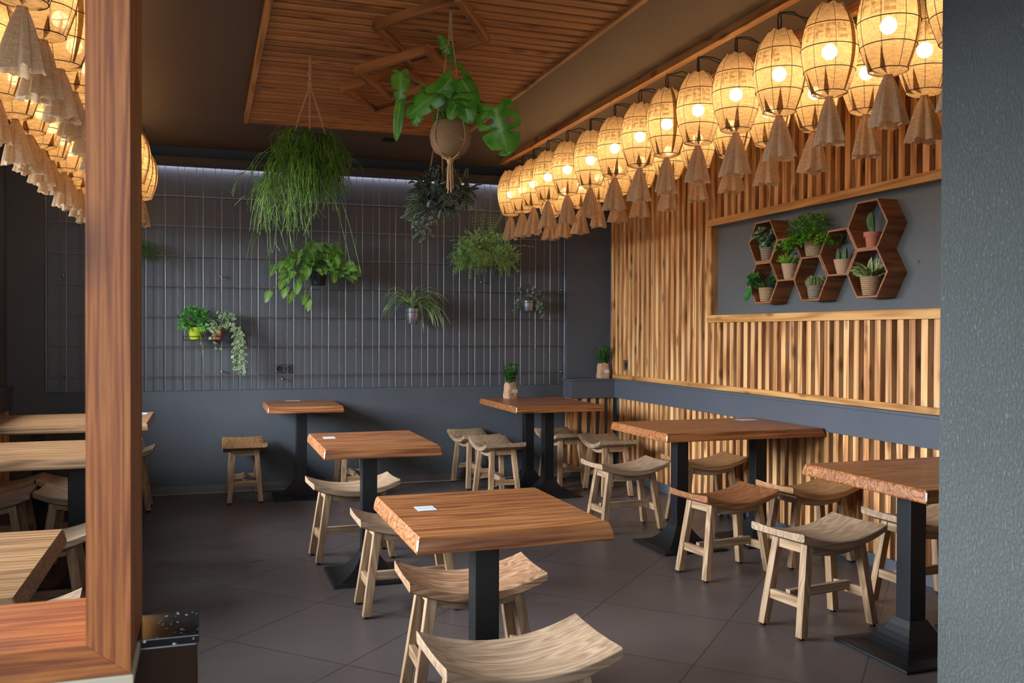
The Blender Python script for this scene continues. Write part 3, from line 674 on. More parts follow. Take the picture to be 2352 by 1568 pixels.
def lantern_proto(seed, cable):
    q = random.Random(seed)
    o = thing('burlap_lantern', (0, 0, 0), '', 'lantern')
    n = 48; bb = MB(); ph = [q.uniform(0, 6.28) for _ in range(6)]
    rings = []
    for (f, z, amp) in ((0.18, -0.003, 0.0), (0.5, 0.001, 0.16), (0.82, 0.006, 0.10), (1, 0.012, 0.02)):
        rings.append([(0.070 * f * (1 + amp * math.sin(9 * a + ph[0]) * math.cos(4 * a + ph[1])) * math.cos(a), 0.070 * f * (1 + amp * math.sin(9 * a + ph[0])) * math.sin(a), z + amp * 0.03 * math.sin(11 * a + ph[2])) for a in (2 * PI * k / n for k in range(n))])
    for (r0, z) in PROF[1:]:
        am = 0.012 + max(0, (z - 0.30)) * 0.75
        rings.append([((r0 * (1 + am * math.sin(12 * a + ph[3]) * math.sin(5 * a + ph[4]) - 0.012 * (1 - math.cos(8 * a)))) * math.cos(a), (r0 * (1 + am * math.sin(12 * a + ph[3]) * math.sin(5 * a + ph[4]) - 0.012 * (1 - math.cos(8 * a)))) * math.sin(a), z + (0.005 * math.sin(7 * a + ph[5]) if z > 0.36 else 0)) for a in (2 * PI * k / n for k in range(n))])
    bb.loft(rings, cap=False, smooth=True); bb.build('shade', M['cloth'], o)
    # overlapping seam and the dark gathered folds round the bottom
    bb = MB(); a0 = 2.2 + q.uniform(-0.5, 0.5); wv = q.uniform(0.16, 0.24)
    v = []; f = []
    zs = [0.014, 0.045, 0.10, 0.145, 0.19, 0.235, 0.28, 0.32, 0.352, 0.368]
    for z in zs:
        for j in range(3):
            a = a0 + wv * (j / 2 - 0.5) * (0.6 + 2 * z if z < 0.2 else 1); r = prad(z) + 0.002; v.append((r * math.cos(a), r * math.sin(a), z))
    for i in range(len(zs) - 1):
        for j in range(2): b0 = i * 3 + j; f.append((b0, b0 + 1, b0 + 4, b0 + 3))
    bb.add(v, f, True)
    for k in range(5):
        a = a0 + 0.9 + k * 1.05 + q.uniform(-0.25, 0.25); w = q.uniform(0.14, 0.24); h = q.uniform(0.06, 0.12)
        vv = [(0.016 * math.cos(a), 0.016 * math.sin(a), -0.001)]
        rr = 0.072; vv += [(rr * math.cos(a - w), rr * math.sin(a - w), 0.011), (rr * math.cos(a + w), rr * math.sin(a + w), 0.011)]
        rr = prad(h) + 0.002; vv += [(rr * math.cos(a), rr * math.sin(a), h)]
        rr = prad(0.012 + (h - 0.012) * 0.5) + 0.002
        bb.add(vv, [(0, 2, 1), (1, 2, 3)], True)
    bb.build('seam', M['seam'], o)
    bb = MB()
    for z in (0.012, 0.10, 0.19, 0.28):
        r = prad(z) + 0.0015; bb.tube([(r * math.cos(2 * PI * k / 32), r * math.sin(2 * PI * k / 32), z) for k in range(33)], 0.0019, 4, False)
    for k in range(8):
        a = 2 * PI * k / 8 + 0.2; bb.tube([((r + 0.001) * math.cos(a), (r + 0.001) * math.sin(a), z) for (r, z) in PROF], 0.0011, 4, False)
    bb.build('wire_frame', M['cable'], o)
    n = 56; bb = MB(); rings = []; k1, k2 = q.choice((5, 6, 7)), q.choice((9, 11)); p1, p2, p3 = (q.uniform(0, 6.28) for _ in range(3))
    L = q.uniform(0.185, 0.21); lx, ly = q.uniform(-0.012, 0.012), q.uniform(-0.012, 0.012)
    for i in range(9):
        t = i / 8; r0 = 0.012 + 0.044 * t ** 0.8
        ring = []
        for k in range(n):
            a = 2 * PI * k / n
            r = r0 * (1 + 0.30 * math.sin(k1 * a + p1 + 0.2 * t) * min(1, 3 * t + 0.3) + 0.10 * math.sin(k2 * a + p2) + 0.12 * t * math.sin(2 * a + p3))
            z = -0.003 - L * t * (1 + (0.035 * math.sin(3 * a + p3) + 0.015 * math.sin(17 * a)) * (t > 0.9))
            ring.append((r * math.cos(a) + lx * t, r * math.sin(a) + ly * t, z))
        rings.append(ring)
    bb.loft(rings, cap=False, smooth=True); tz = bb.build('tassel', M['tassel'], o)
    bb = MB(); bb.lathe([(0.0135, 0.0), (0.0165, -0.003), (0.0165, -0.009), (0.0135, -0.012)], 16); bb.build('tie', M['rope'], tz)
    bb = MB(); bb.ball((0, 0, 0.182), 0.031, 16); bb.build('bulb', M['bulb'], o)
    bb = MB(); bb.lathe([(0.001, 0.214), (0.017, 0.214), (0.019, 0.225), (0.019, 0.27), (0.010, 0.285), (0.001, 0.285)], 14); bb.build('bulb_holder', M['cable'], o)
    bb = MB(); dx = q.uniform(0.004, 0.010)
    bb.tube([(0, 0, 0.284), (dx * 0.4, 0, 0.36), (dx, 0, 0.42), (dx * 0.6, 0, 0.452), (0, 0, 0.458), (-dx * 0.6, 0, 0.45), (-dx, 0, 0.42), (-dx * 0.4, 0, 0.37), (0, 0, 0.30)], 0.0034, 6)
    if cable:
        s_ = cable; m1 = q.uniform(-0.02, 0.03); yy = q.uniform(-0.02, 0.12)
        bb.tube([(0, 0, 0.457), (s_ * 0.04, 0, 0.466), (s_ * 0.10, yy * 0.3, 0.462 + m1), (s_ * 0.19, yy * 0.6, 0.44 + m1), (s_ * 0.28, yy, 0.43), (s_ * 0.34, yy, 0.452)], 0.0034, 5)
        bb.tube([(0, 0, 0.455), (s_ * 0.05, -0.02, 0.45), (s_ * 0.14, -0.06, 0.40 + m1), (s_ * 0.24, -0.10, 0.39), (s_ * 0.33, -0.16, 0.44)], 0.003, 5)
    bb.build('cord', M['cable'], o)
    bb = MB(); bb.tube([(0.0, 0.006 * math.cos(a), 0.457 + 0.006 * math.sin(a)) for a in (2 * PI * k / 12 for k in range(10))], 0.0016, 5); bb.tube([(0, 0, 0.463), (0, 0, 0.470)], 0.002, 5); bb.build('hook', M['steel'], o)
    po = bpy.data.objects.new('printed_lettering', PRINTS[seed % 3]); COL.objects.link(po); po.parent = o; po['label'] = 'faded dark sack lettering'
    return o
ZC = 2.312
ROWS = [
 (2.44, [2.43, 2.78, 3.12, 3.464, 3.81, 4.157, 4.495, 4.825, 5.20, 5.58, 5.965, 6.35, 6.67, 6.93, 7.215], 1, 'burlap lantern {} from the pier in the front right-hand row', 'lanterns of the front right-hand row'),
 (2.79, [2.97, 3.315, 3.675, 4.055, 4.41, 4.77, 5.13, 5.50, 5.86, 6.22, 6.56, 6.90, 7.22], 0, 'burlap lantern {} from the pier in the row beside the slatted wall', 'lanterns beside the slatted wall'),
 (-0.53, [3.06, 3.385, 3.74, 4.075, 4.43, 4.80, 5.16, 5.53, 5.90, 6.25, 6.61, 6.97, 7.32], -1, 'burlap lantern {} from the camera in the inner left-hand row', 'lanterns of the inner left-hand row'),
 (-0.83, [3.96, 4.318, 4.69, 5.05, 5.40, 5.75, 6.16, 6.49, 6.90, 7.25], 0, 'burlap lantern {} from the camera in the row nearest the left windows', 'lanterns nearest the left windows'),
]
seed = 0
for (x, ys, cable, lb, grp) in ROWS:
    protos = []
    for i, y in enumerate(ys):
        seed += 1
        if x == -0.53: x_ = -0.568 + 0.0152 * y
        else: x_ = x
        tocam = math.atan2(-y, -x) + rnd.uniform(-1.35, -0.45)
        if i < 4:
            o = lantern_proto(seed, cable); protos.append(o); o.location = (x_, y, ZC)
            for ch in o.children:                      # keep the cable pointing at the next beam whatever way the shade is turned
                if ch.name.split('.')[0] in ('shade', 'seam', 'wire_frame', 'tassel', 'printed_lettering'): ch.rotation_euler = (0, 0, tocam)
        else:
            o = dup(protos[i % 4], (x_ + rnd.uniform(-0.008, 0.008), y, ZC + rnd.uniform(-0.006, 0.006)), 0)
            for ch in o.children:
                if ch.name.split('.')[0] in ('shade', 'seam', 'wire_frame', 'tassel', 'printed_lettering'): ch.rotation_euler = (0, 0, tocam)
        o['label'] = lb.format(ORD[i]); o['group'] = grp; o['category'] = 'lantern'
# ------------------------------------------------------------------ plants
def rv(q, s=1.0): return Vector((q.uniform(-s, s), q.uniform(-s, s), q.uniform(-s, s)))
def cloud(mb, q, c, rad, n, L, Wd, shape='ovate', droop=0.5, fold=0.2, out=0.8, seg=3, shell=0.45, upb=0.35):
    c = Vector(c)
    for _ in range(n):
        while True:
            d = rv(q)
            if shell < d.length < 1: break
        p = c + Vector((d.x * rad[0], d.y * rad[1], d.z * rad[2]))
        dr = (Vector((d.x, d.y, d.z * 0.6)) * out + rv(q, 0.6) + Vector((0, 0, upb))).normalized()
        s_ = q.uniform(0.65, 1.2)
        mb.leaf(p, dr, Vector((0, -0.5, 1)) + rv(q, 0.5), L * s_, Wd * s_, droop * q.uniform(0.4, 1.6), fold, seg, shape)
def arc(p, d, L, droop, n=8, wob=0.0, q=None):
    p = Vector(p); d = Vector(d).normalized(); pts = [p.copy()]
    for i in range(n):
        d = (d + Vector((0, 0, -droop / n)) + (rv(q, wob) if q else Vector())).normalized(); p = p + d * (L / n); pts.append(p.copy())
    return pts
def vine(mb_l, mb_s, q, pts, step, L, Wd, shape='ovate', r=0.0018, up=(0, -1, 0.4)):
    mb_s.tube(pts, r, 4)
    k = 0
    for a, b in zip(pts, pts[1:]):
        a = Vector(a); b = Vector(b); m = max(1, int((b - a).length / step))
        for i in range(m):
            p = a.lerp(b, i / m); d = (b - a).normalized(); s_ = d.cross(Vector((0, -1, 0.2))).normalized() * (1 if k % 2 else -1); k += 1
            mb_l.leaf(p, s_ * 0.8 + d * 0.5 + rv(q, 0.35), Vector(up) + rv(q, 0.4), L * q.uniform(0.7, 1.15), Wd * q.uniform(0.7, 1.15), q.uniform(0.2, 0.9), 0.2, 3, shape)
def pot(name, o, r0, r1, h, mat, z=0, rim=0.0, n=28, soil=True):
    bb = MB(); pr = [(0.001, 0), (r0 * 0.92, 0), (r0, 0.004)]
    if rim: pr += [(r0 + (r1 - r0) * 0.72, h - rim), (r1 + 0.005, h - rim), (r1 + 0.006, h)]
    else: pr += [(r0 + (r1 - r0) * 0.5, h * 0.5), (r1, h)]
    pr += [(pr[-1][0] - 0.005, h), (pr[-1][0] - 0.008, h - 0.015), (0.001, h - 0.015)]
    bb.lathe(pr, n, (0, 0, z)); p = bb.build(name, mat, o)
    p.data.set_sharp_from_angle(angle=R(35))
    if soil:
        bb = MB(); bb.lathe([(pr[-2][0], h - 0.0145), (0.001, h - 0.010)], 16, (0, 0, z)); bb.build('soil', M['soil'], p)
    return p

CR = Vector((math.cos(_y), -math.sin(_y), 0)); CF = Vector((math.sin(_y), math.cos(_y), 0))   # the room's diagonal view axes, for laying out sprays of leaves
def off(a, up, dep=0.0): return CR * a + CF * dep + Vector((0, 0, up))

# big shaggy hanging plant
q = random.Random(11)
o = thing('hanging_rhipsalis', (0.51, 4.75, 2.20), 'huge shaggy green hanging plant with thread-like stems on a rope', 'hanging plant')
pot('pot', o, 0.07, 0.10, 0.14, M['blackpot'], 0.0)
bb = MB(); bb.tube([(0, 0, 0.548), (0.002, 0, 0.50), (0.0, 0, 0.42)], 0.008, 8)
bb.ball((0, 0, 0.405), 0.016, 10, 1.4); bb.ball((-0.004, 0, 0.46), 0.012, 10, 1.6)
for a in (0.4, 2.5, 4.6): bb.tube([(0, 0, 0.40), (0.06 * math.cos(a), 0.06 * math.sin(a), 0.25), (0.10 * math.cos(a), 0.10 * math.sin(a), 0.135)], 0.005, 6)
bb.build('rope_hanger', M['rope'], o)
bb = MB()
def strand(p, d, L, dr, r, depth=0, wob=0.26):
    pts = arc(p, d, L, dr, 8, wob, q); bb.tube(pts, r, 3, True, r * 0.8)
    if depth < 2:
        for k in range(q.choice((1, 2, 3))):
            i = q.randint(3, 8); dd = (pts[i] - pts[i - 1]).normalized() + rv(q, 0.8)
            strand(pts[i], dd, L * q.uniform(0.3, 0.6), dr * 0.5, r * 0.9, depth + 1, wob)
for i in range(300):
    a = q.uniform(0, 2 * PI); e = q.uniform(-0.9, 1.1); r0 = 0.10 * math.sqrt(q.random())
    strand((r0 * math.cos(a), r0 * math.sin(a), q.uniform(0.02, 0.14)), (math.cos(a), math.sin(a), e), q.uniform(0.11, 0.23), q.uniform(1.6, 4.2), 0.0024)
for i in range(110):
    a = q.uniform(0, 2 * PI); r0 = 0.10 * math.sqrt(q.random()); strand((r0 * math.cos(a), r0 * math.sin(a), 0.125), (math.cos(a), math.sin(a), q.uniform(0.9, 2.6)), q.uniform(0.16, 0.27), q.uniform(3.0, 5.5), 0.0024, 0, 0.22)
for i in range(60):
    a = q.uniform(1.6, 4.6); strand((0.09 * math.cos(a), 0.09 * math.sin(a), 0.08), (math.cos(a), math.sin(a), q.uniform(-0.2, 0.7)), q.uniform(0.28, 0.44), q.uniform(2.4, 3.6), 0.0024, 0, 0.18)
for i in range(10):
    a = q.uniform(2.6, 3.9); strand((0.09 * math.cos(a), 0.09 * math.sin(a), 0.06), (math.cos(a), math.sin(a), 0.0), q.uniform(0.42, 0.55), 2.6, 0.0022, 1, 0.12)
bb.tube(arc((0.06, 0, 0.0), (0.5, -0.2, -1), 0.55, 1.2, 9, 0.08, q), 0.0022, 3); bb.tube(arc((0.07, 0, 0.0), (0.65, -0.2, -1), 0.62, 1.2, 9, 0.08, q), 0.0022, 3)
bb.v = [(x * 0.80 + 0.01, y * 0.9, z) for (x, y, z) in bb.v]
bb.build('foliage', M['l_rhip'], o)

# monstera in a coconut pot
def monstera_leaf(mb, p, d, n, L, Wd, holes=True, droop=0.5, notch=4):
    p = Vector(p); d = Vector(d).normalized(); n = Vector(n).normalized(); sd = d.cross(n).normalized(); n = sd.cross(d)
    def edge(s, j):
        if not holes or not 0.1 < s < 0.92: return 1.0
        ph = s * notch + (0.22 if j >= 0 else 0.0)
        return 1.0 - 0.66 * max(0.0, math.cos(2 * PI * (ph - 0.48))) ** 7
    NS, NT_ = 44, 8; v = []; uv = []; idx = {}
    def width(s): return Wd / 2 * (max(0.0, (1 - s)) ** 0.55) * (0.55 + 1.1 * math.sqrt(max(0, s + 0.02))) if s > 0 else Wd * 0.26
    for i in range(NS + 1):
        s = i / NS; ang = droop * s; q0 = p + d * (L * math.sin(max(0.001, ang)) / max(0.001, droop)) - n * (L * (1 - math.cos(ang)) / max(0.001, droop))
        for j in range(-NT_, NT_ + 1):
            t = j / NT_; w = width(s)
            back = -0.16 * L * abs(t) * (1 - s) + 0.10 * L * abs(t) * s
            idx[(i, j)] = len(v); w *= edge(s, j); v.append(q0 + sd * (w * t) + d * back - n * (0.22 * w * t * t)); uv.append((0.5 + 0.5 * t, s))
    f = []
    for i in range(NS):
        for j in range(-NT_, NT_):
            t = (abs(j + 0.5)) / NT_; s = (i + 0.5) / NS
            if holes and Wd > 0.15 and 0.3 < t < 0.72 and any(((s - hs) / 0.075) ** 2 + ((t - 0.5) / 0.24) ** 2 < 1 and (j >= 0) == sg for hs, sg in ((0.30, True), (0.36, False))): continue
            f.append((idx[(i, j)], idx[(i, j + 1)], idx[(i + 1, j + 1)], idx[(i + 1, j)]))
    mb.add(v, f, True, uv)
q = random.Random(5)
o = thing('hanging_monstera', (1.003, 3.79, 2.09), 'monstera in a round coconut-fibre pot hanging in jute macrame', 'hanging plant')
bb = MB(); bb.lathe([(0.001, 0.0), (0.04, 0.004), (0.066, 0.02), (0.083, 0.05), (0.089, 0.085), (0.084, 0.12), (0.070, 0.148), (0.064, 0.152), (0.060, 0.145), (0.001, 0.138)], 32); pt = bb.build('pot', M['coco'], o)
bb = MB(); bb.lathe([(0.058, 0.1445), (0.001, 0.150)], 16); bb.build('soil', M['soil'], pt)
bb = MB()
for a in (0.5, 2.07, 3.64, 5.2):
    c_, s_ = math.cos(a), math.sin(a)
    bb.tube([(0.006 * c_, 0.006 * s_, -0.014), (0.05 * c_, 0.05 * s_, 0.006), (0.088 * c_, 0.088 * s_, 0.055), (0.092 * c_, 0.092 * s_, 0.09), (0.080 * c_, 0.080 * s_, 0.14), (0.05 * c_, 0.05 * s_, 0.30), (0.012 * c_, 0.012 * s_, 0.50), (0.004 * c_, 0.004 * s_, 0.62)], 0.0032, 6)
    b_ = a + 0.785
    bb.tube([(0.088 * c_, 0.088 * s_, 0.055), (0.088 * math.cos(b_), 0.088 * math.sin(b_), 0.088), (0.092 * math.cos(a + 1.57), 0.092 * math.sin(a + 1.57), 0.056)], 0.0026, 5)
bb.ball((0, 0, -0.016), 0.016, 10, 1.2)
for k in range(7):
    a = k * 0.9; bb.tube([(0.008 * math.cos(a), 0.008 * math.sin(a), -0.02), (0.012 * math.cos(a), 0.012 * math.sin(a), -0.08), (0.014 * math.cos(a + 0.3), 0.014 * math.sin(a + 0.3), -0.135 - 0.01 * (k % 3))], 0.0032, 5)
bb.tube([(0, 0, 0.50), (0, 0, 0.63)], 0.007, 7); bb.build('macrame_hanger', M['rope'], o)
bb = MB(); bb.tube([(0, 0, 0.672), (0, 0, 0.66), (-0.012, 0, 0.65), (-0.012, 0, 0.635), (0, 0, 0.628), (0.01, 0, 0.635)], 0.003, 6); bb.build('hook', M['steel'], o)
ml = MB(); ms = MB(); TOCAM = -CF + Vector((0, 0, 0.15))
top = Vector((0, 0, 0.15))
def mleaf(bx, bz, tx, tz, w, holes=True, dep=-0.05, nrm=None, notch=4, droop=0.4):
    base = off(bx, bz + 0.085, dep); tip = off(tx, tz + 0.085, dep - 0.02)
    monstera_leaf(ml, base, tip - base, (nrm or TOCAM) + rv(q, 0.15), (tip - base).length, w, holes, droop, notch)
    mid = top.lerp(base, 0.5) + Vector((0, 0, 0.05)); ms.tube([top + off(bx * 0.15, 0), mid, base], 0.0028, 5)
mleaf(0.195, 0.115, 0.250, -0.070, 0.195, True, -0.06, notch=2.6, droop=0.7)
mleaf(0.050, 0.235, 0.118, 0.135, 0.095, False)
mleaf(0.058, 0.16, 0.085, 0.055, 0.10, False, -0.07)
mleaf(0.0, 0.355, 0.105, 0.265, 0.075, True, 0.0, Vector((0.3, -0.7, 0.6)))
mleaf(-0.005, 0.365, -0.045, 0.43, 0.055, True, 0.0)
mleaf(-0.215, 0.275, -0.21, 0.16, 0.085, True, -0.02, notch=2)
mleaf(-0.215, 0.145, -0.235, -0.005, 0.05, False, -0.02)
mleaf(-0.03, 0.185, -0.17, 0.085, 0.11, True, -0.08, notch=3)
mleaf(-0.12, 0.15, -0.145, 0.045, 0.075, True, -0.06)
mleaf(0.01, 0.24, -0.075, 0.15, 0.09, False, -0.05)
mleaf(0.03, 0.12, 0.005, 0.06, 0.06, False, -0.09)
mleaf(-0.05, 0.20, -0.13, 0.22, 0.08, True, 0.05)
mleaf(0.08, 0.16, 0.17, 0.13, 0.07, True, 0.06, Vector((0, -0.4, 1)))
mleaf(-0.01, 0.15, 0.0, 0.25, 0.07, False, 0.06)
for _ in range(16):
    a = q.uniform(0, 2 * PI); r = q.uniform(0.03, 0.10); p = Vector((r * math.cos(a), r * math.sin(a), q.uniform(0.19, 0.29)))
    monstera_leaf(ml, p, Vector((math.cos(a), math.sin(a), q.uniform(-0.6, 0.3))), Vector((0, -0.3, 1)) + rv(q, 0.3), q.uniform(0.06, 0.11), q.uniform(0.05, 0.085), q.random() < 0.5, 0.7)
    ms.tube([top, top.lerp(p, 0.6) + Vector((0, 0, 0.02)), p], 0.0024, 4)
ml.build('foliage', M['l_mon'], o); ms.build('stems', M['stem'], o)

# inch plant hanging behind the monstera
q = random.Random(21)
o = thing('hanging_inch_plant', (1.37, 5.40, 2.13), 'dark striped trailing plant hanging on ropes behind the coconut pot', 'hanging plant')
pot('pot', o, 0.07, 0.09, 0.10, M['blackpot'])
bb = MB()
for a in (0.4, 2.5, 4.6): bb.tube([(0.09 * math.cos(a), 0.09 * math.sin(a), 0.095), (0.05 * math.cos(a), 0.05 * math.sin(a), 0.33), (0.004, 0, 0.57), (0, 0, 0.618)], 0.005, 6)
bb.build('rope_hanger', M['rope'], o)
ml = MB(); ms = MB()
cloud(ml, q, (0.02, 0, 0.065), (0.18, 0.15, 0.12), 300, 0.072, 0.036, 'ovate', 0.6, 0.25)
for i in range(24):
    a = q.uniform(0, 2 * PI); left = -math.cos(a + 0.33) > 0.2
    vine(ml, ms, q, arc((0.07 * math.cos(a), 0.07 * math.sin(a), 0.10), (math.cos(a), math.sin(a), 0.3), q.uniform(0.14, 0.24) + (0.06 * q.random() if left else 0), 3.2, 7, 0.08, q), 0.018, 0.062, 0.03)
for i in range(5): vine(ml, ms, q, arc(off(-0.10, 0.05, -0.02), off(-0.6 + 0.15 * i, -0.6, -0.1), 0.20 + 0.02 * i, 1.5, 7, 0.08, q), 0.018, 0.066, 0.032)
ml.build('foliage', M['l_trad'], o); ms.build('stems', M['stem'], o)

YW = YB + 0.012          # pots hang in front of the mesh
def wall_hook(o, r, z, dy):
    bb = MB(); bb.tube([(r * math.cos(a), r * math.sin(a), z) for a in (2 * PI * k / 20 for k in range(21))], 0.0022, 5)
    bb.tube([(0, r, z), (0, dy - 0.004, z + 0.02), (0, dy, z + 0.05)], 0.0022, 5); bb.build('wire_holder', M['cable'], o)

# fern behind the divider post
q = random.Random(31)
o = thing('wall_fern', (-0.56, YW - 0.09, 1.93), 'feathery fern on the mesh, mostly hidden by the divider post', 'wall plant')
pot('pot', o, 0.05, 0.065, 0.10, M['blackpot']); wall_hook(o, 0.067, 0.085, 0.088)
ml = MB()
for i in range(34):
    a = q.uniform(0, 2 * PI); pts = arc((0, 0, 0.10), (math.cos(a), math.sin(a) - 0.35, q.uniform(0.1, 0.9)), q.uniform(0.20, 0.36), 1.9, 12, 0.04, q)
    for k in range(1, 13):
        d = (pts[k] - pts[k - 1]).normalized(); s_ = d.cross(Vector((0, 0, 1))).normalized(); l = 0.042 * math.sin(PI * (0.12 + 0.85 * k / 13))
        for sg in (-1, 1): ml.leaf(pts[k], s_ * sg + d * 0.5, (0, 0, 1), l, 0.014, 0.3, 0.1, 2)
clampv(ml, 1, 0.05); ml.build('foliage', M['l_fern'], o)

# arrowhead plant
q = random.Random(41)
o = thing('wall_arrowhead_plant', (0.905, YW - 0.10, 1.725), 'broad-leaved arrowhead plant in a black pot on the mesh', 'wall plant')
pot('pot', o, 0.058, 0.075, 0.115, M['blackpot']); wall_hook(o, 0.075, 0.095, 0.098)
ml = MB(); ms = MB()
def hleaf(p, d, L, w, nrm=None, dr=0.6): ml.leaf(p, d, nrm or (Vector((0, -1, 0.55)) + rv(q, 0.35)), L, w, dr, 0.15, 6, 'heart')
for i in range(95):
    a = q.uniform(-0.2, PI + 0.2); r = math.sqrt(q.random()); p = Vector((0.25 * r * math.cos(a) - 0.01, -0.10 - 0.07 * q.random(), 0.15 + 0.235 * r * math.sin(a) - 0.04 * abs(math.cos(a))))
    hleaf(p, (p.x * 2.0 + q.uniform(-0.3, 0.3), -0.5, q.uniform(-0.9, 0.15)), q.uniform(0.075, 0.125), q.uniform(0.07, 0.10)); ms.tube([(0, 0, 0.11), p * 0.5 + Vector((0, 0, 0.08)), p], 0.0022, 4)
for (x, z) in ((-0.24, 0.10), (-0.29, 0.05), (-0.27, -0.02), (-0.22, -0.06), (-0.40, -0.06), (-0.12, -0.07), (-0.09, -0.12), (-0.17, 0.02), (0.27, 0.14), (0.30, 0.17), (-0.30, 0.19), (-0.36, 0.16), (-0.25, 0.22)):
    p = Vector((x, -0.10, z)); ms.tube([(0, -0.02, 0.11), (x * 0.55, -0.12, 0.13), p], 0.0024, 4); hleaf(p, (x * 1.2, -0.3, -0.9), 0.11, 0.085)
clampv(ml, 1, 0.05); ml.build('foliage', M['l_syn'], o); ms.build('stems', M['stem'], o)

# small rack with two pots
o = thing('wire_rack', (0.02, YW - 0.07, 1.262), 'small black wire rack holding two pots on the mesh', 'rack')
bb = MB()
for y in (-0.055, 0.0, 0.055): bb.tube([(-0.19, y, 0), (0.19, y, 0)], 0.003, 6)
for x in (-0.19, -0.06, 0.06, 0.19): bb.tube([(x, -0.055, 0.0), (x, 0.055, 0.0), (x, 0.066, 0.05)], 0.0028, 6)
bb.build('shelf_wires', M['cable'], o)
bb = MB(); bb.tube([(-0.19, -0.055, 0.03), (0.19, -0.055, 0.03)], 0.0026, 6); bb.tube([(-0.19, -0.055, 0), (-0.19, -0.055, 0.03)], 0.0026, 6); bb.tube([(0.19, -0.055, 0), (0.19, -0.055, 0.03)], 0.0026, 6); bb.build('rail', M['cable'], o)
q = random.Random(51)
o = thing('potted_green_plant', (-0.075, YW - 0.07, 1.2655), 'bushy bright green plant in a lime pot on the wire rack', 'potted plant')
pot('pot', o, 0.045, 0.058, 0.10, M['limepot'])
ml = MB(); ms = MB(); cloud(ml, q, (-0.01, -0.01, 0.18), (0.12, 0.08, 0.07), 190, 0.034, 0.028, 'round', 0.5)
for i in range(16):
    a = q.uniform(0, 2 * PI); vine(ml, ms, q, arc((0.03 * math.cos(a), 0.03 * math.sin(a), 0.10), (math.cos(a), math.sin(a), 0.8), q.uniform(0.10, 0.17), 1.6, 6, 0.1, q), 0.02, 0.032, 0.026)
vine(ml, ms, q, arc((0.03, -0.05, 0.08), (0.1, -0.4, -0.6), 0.24, 1.0, 6, 0.08, q), 0.03, 0.025, 0.02)
clampv(ml, 1, 0.05); ml.build('foliage', M['l_basil'], o); ms.build('stems', M['stem'], o)
q = random.Random(52)
o = thing('potted_ivy', (0.095, YW - 0.07, 1.2655), 'variegated ivy trailing from a terracotta pot on the wire rack', 'potted plant')
pot('pot', o, 0.038, 0.05, 0.095, M['terracotta'], rim=0.025)
ml = MB(); ms = MB(); cloud(ml, q, (0.04, -0.01, 0.165), (0.11, 0.07, 0.05), 70, 0.04, 0.036, 'heart', 0.6)
for i in range(12):
    a = q.uniform(0, 2 * PI); vine(ml, ms, q, arc((0.03 * math.cos(a), 0.03 * math.sin(a), 0.10), (math.cos(a), math.sin(a), 0.8), q.uniform(0.10, 0.16), 2.0, 7, 0.1, q), 0.026, 0.038, 0.034, 'heart')
for i in range(6):
    vine(ml, ms, q, [(0.03, -0.03, 0.10), (0.09, -0.06, 0.14), (0.13 + 0.012 * i, -0.07, 0.07), (0.13 + 0.014 * i, -0.07, -0.06), (0.125 + 0.018 * i, -0.07, -0.14 - 0.03 * i), (0.11 + 0.016 * i, -0.07, -0.20 - 0.03 * (i % 4))], 0.026, 0.04, 0.036, 'heart')
vine(ml, ms, q, [(-0.02, -0.04, 0.1), (-0.05, -0.07, 0.02), (-0.02, -0.08, -0.06), (0.05, -0.08, -0.10)], 0.03, 0.036, 0.032, 'heart')
clampv(ml, 1, 0.05); ml.build('foliage', M['l_ivy'], o); ms.build('stems', M['stem'], o)

# spider plant
q = random.Random(61)
o = thing('wall_spider_plant', (1.722, YW - 0.085, 1.405), 'spider plant with long arching leaves in a silver pot on the mesh', 'wall plant')
pot('pot', o, 0.045, 0.064, 0.135, M['silverpot']); wall_hook(o, 0.062, 0.10, 0.083)
ml = MB()
for i in range(62):
    a = q.uniform(0, 2 * PI); e = q.uniform(1.0, 4.5); L = q.uniform(0.26, 0.44)
    pts = arc((0.02 * math.cos(a), 0.02 * math.sin(a), 0.13), (math.cos(a), math.sin(a) * 0.6 - 0.25, e), L, q.uniform(2.6, 4.4), 12, 0.02, q)
    v = []; uv = []; w0 = q.uniform(0.007, 0.011)
    for k, p in enumerate(pts):
        d = (pts[min(k + 1, 12)] - pts[max(k - 1, 0)]).normalized(); s_ = d.cross(Vector((0, 0.3, 1))).normalized(); w = w0 * (0.6 + 0.4 * min(1, k / 3)) * (1 - (k / 12) ** 3) + 0.0006
        v += [p - s_ * w + Vector((0, 0, w * 0.5)), p, p + s_ * w + Vector((0, 0, w * 0.5))]; uv += [(0, k / 12), (0.5, k / 12), (1, k / 12)]
    ml.add(v, [f for k in range(12) for f in ((k * 3, k * 3 + 1, k * 3 + 4, k * 3 + 3), (k * 3 + 1, k * 3 + 2, k * 3 + 5, k * 3 + 4))], True, uv)
clampv(ml, 1, 0.05); ml.build('foliage', M['l_spid'], o)

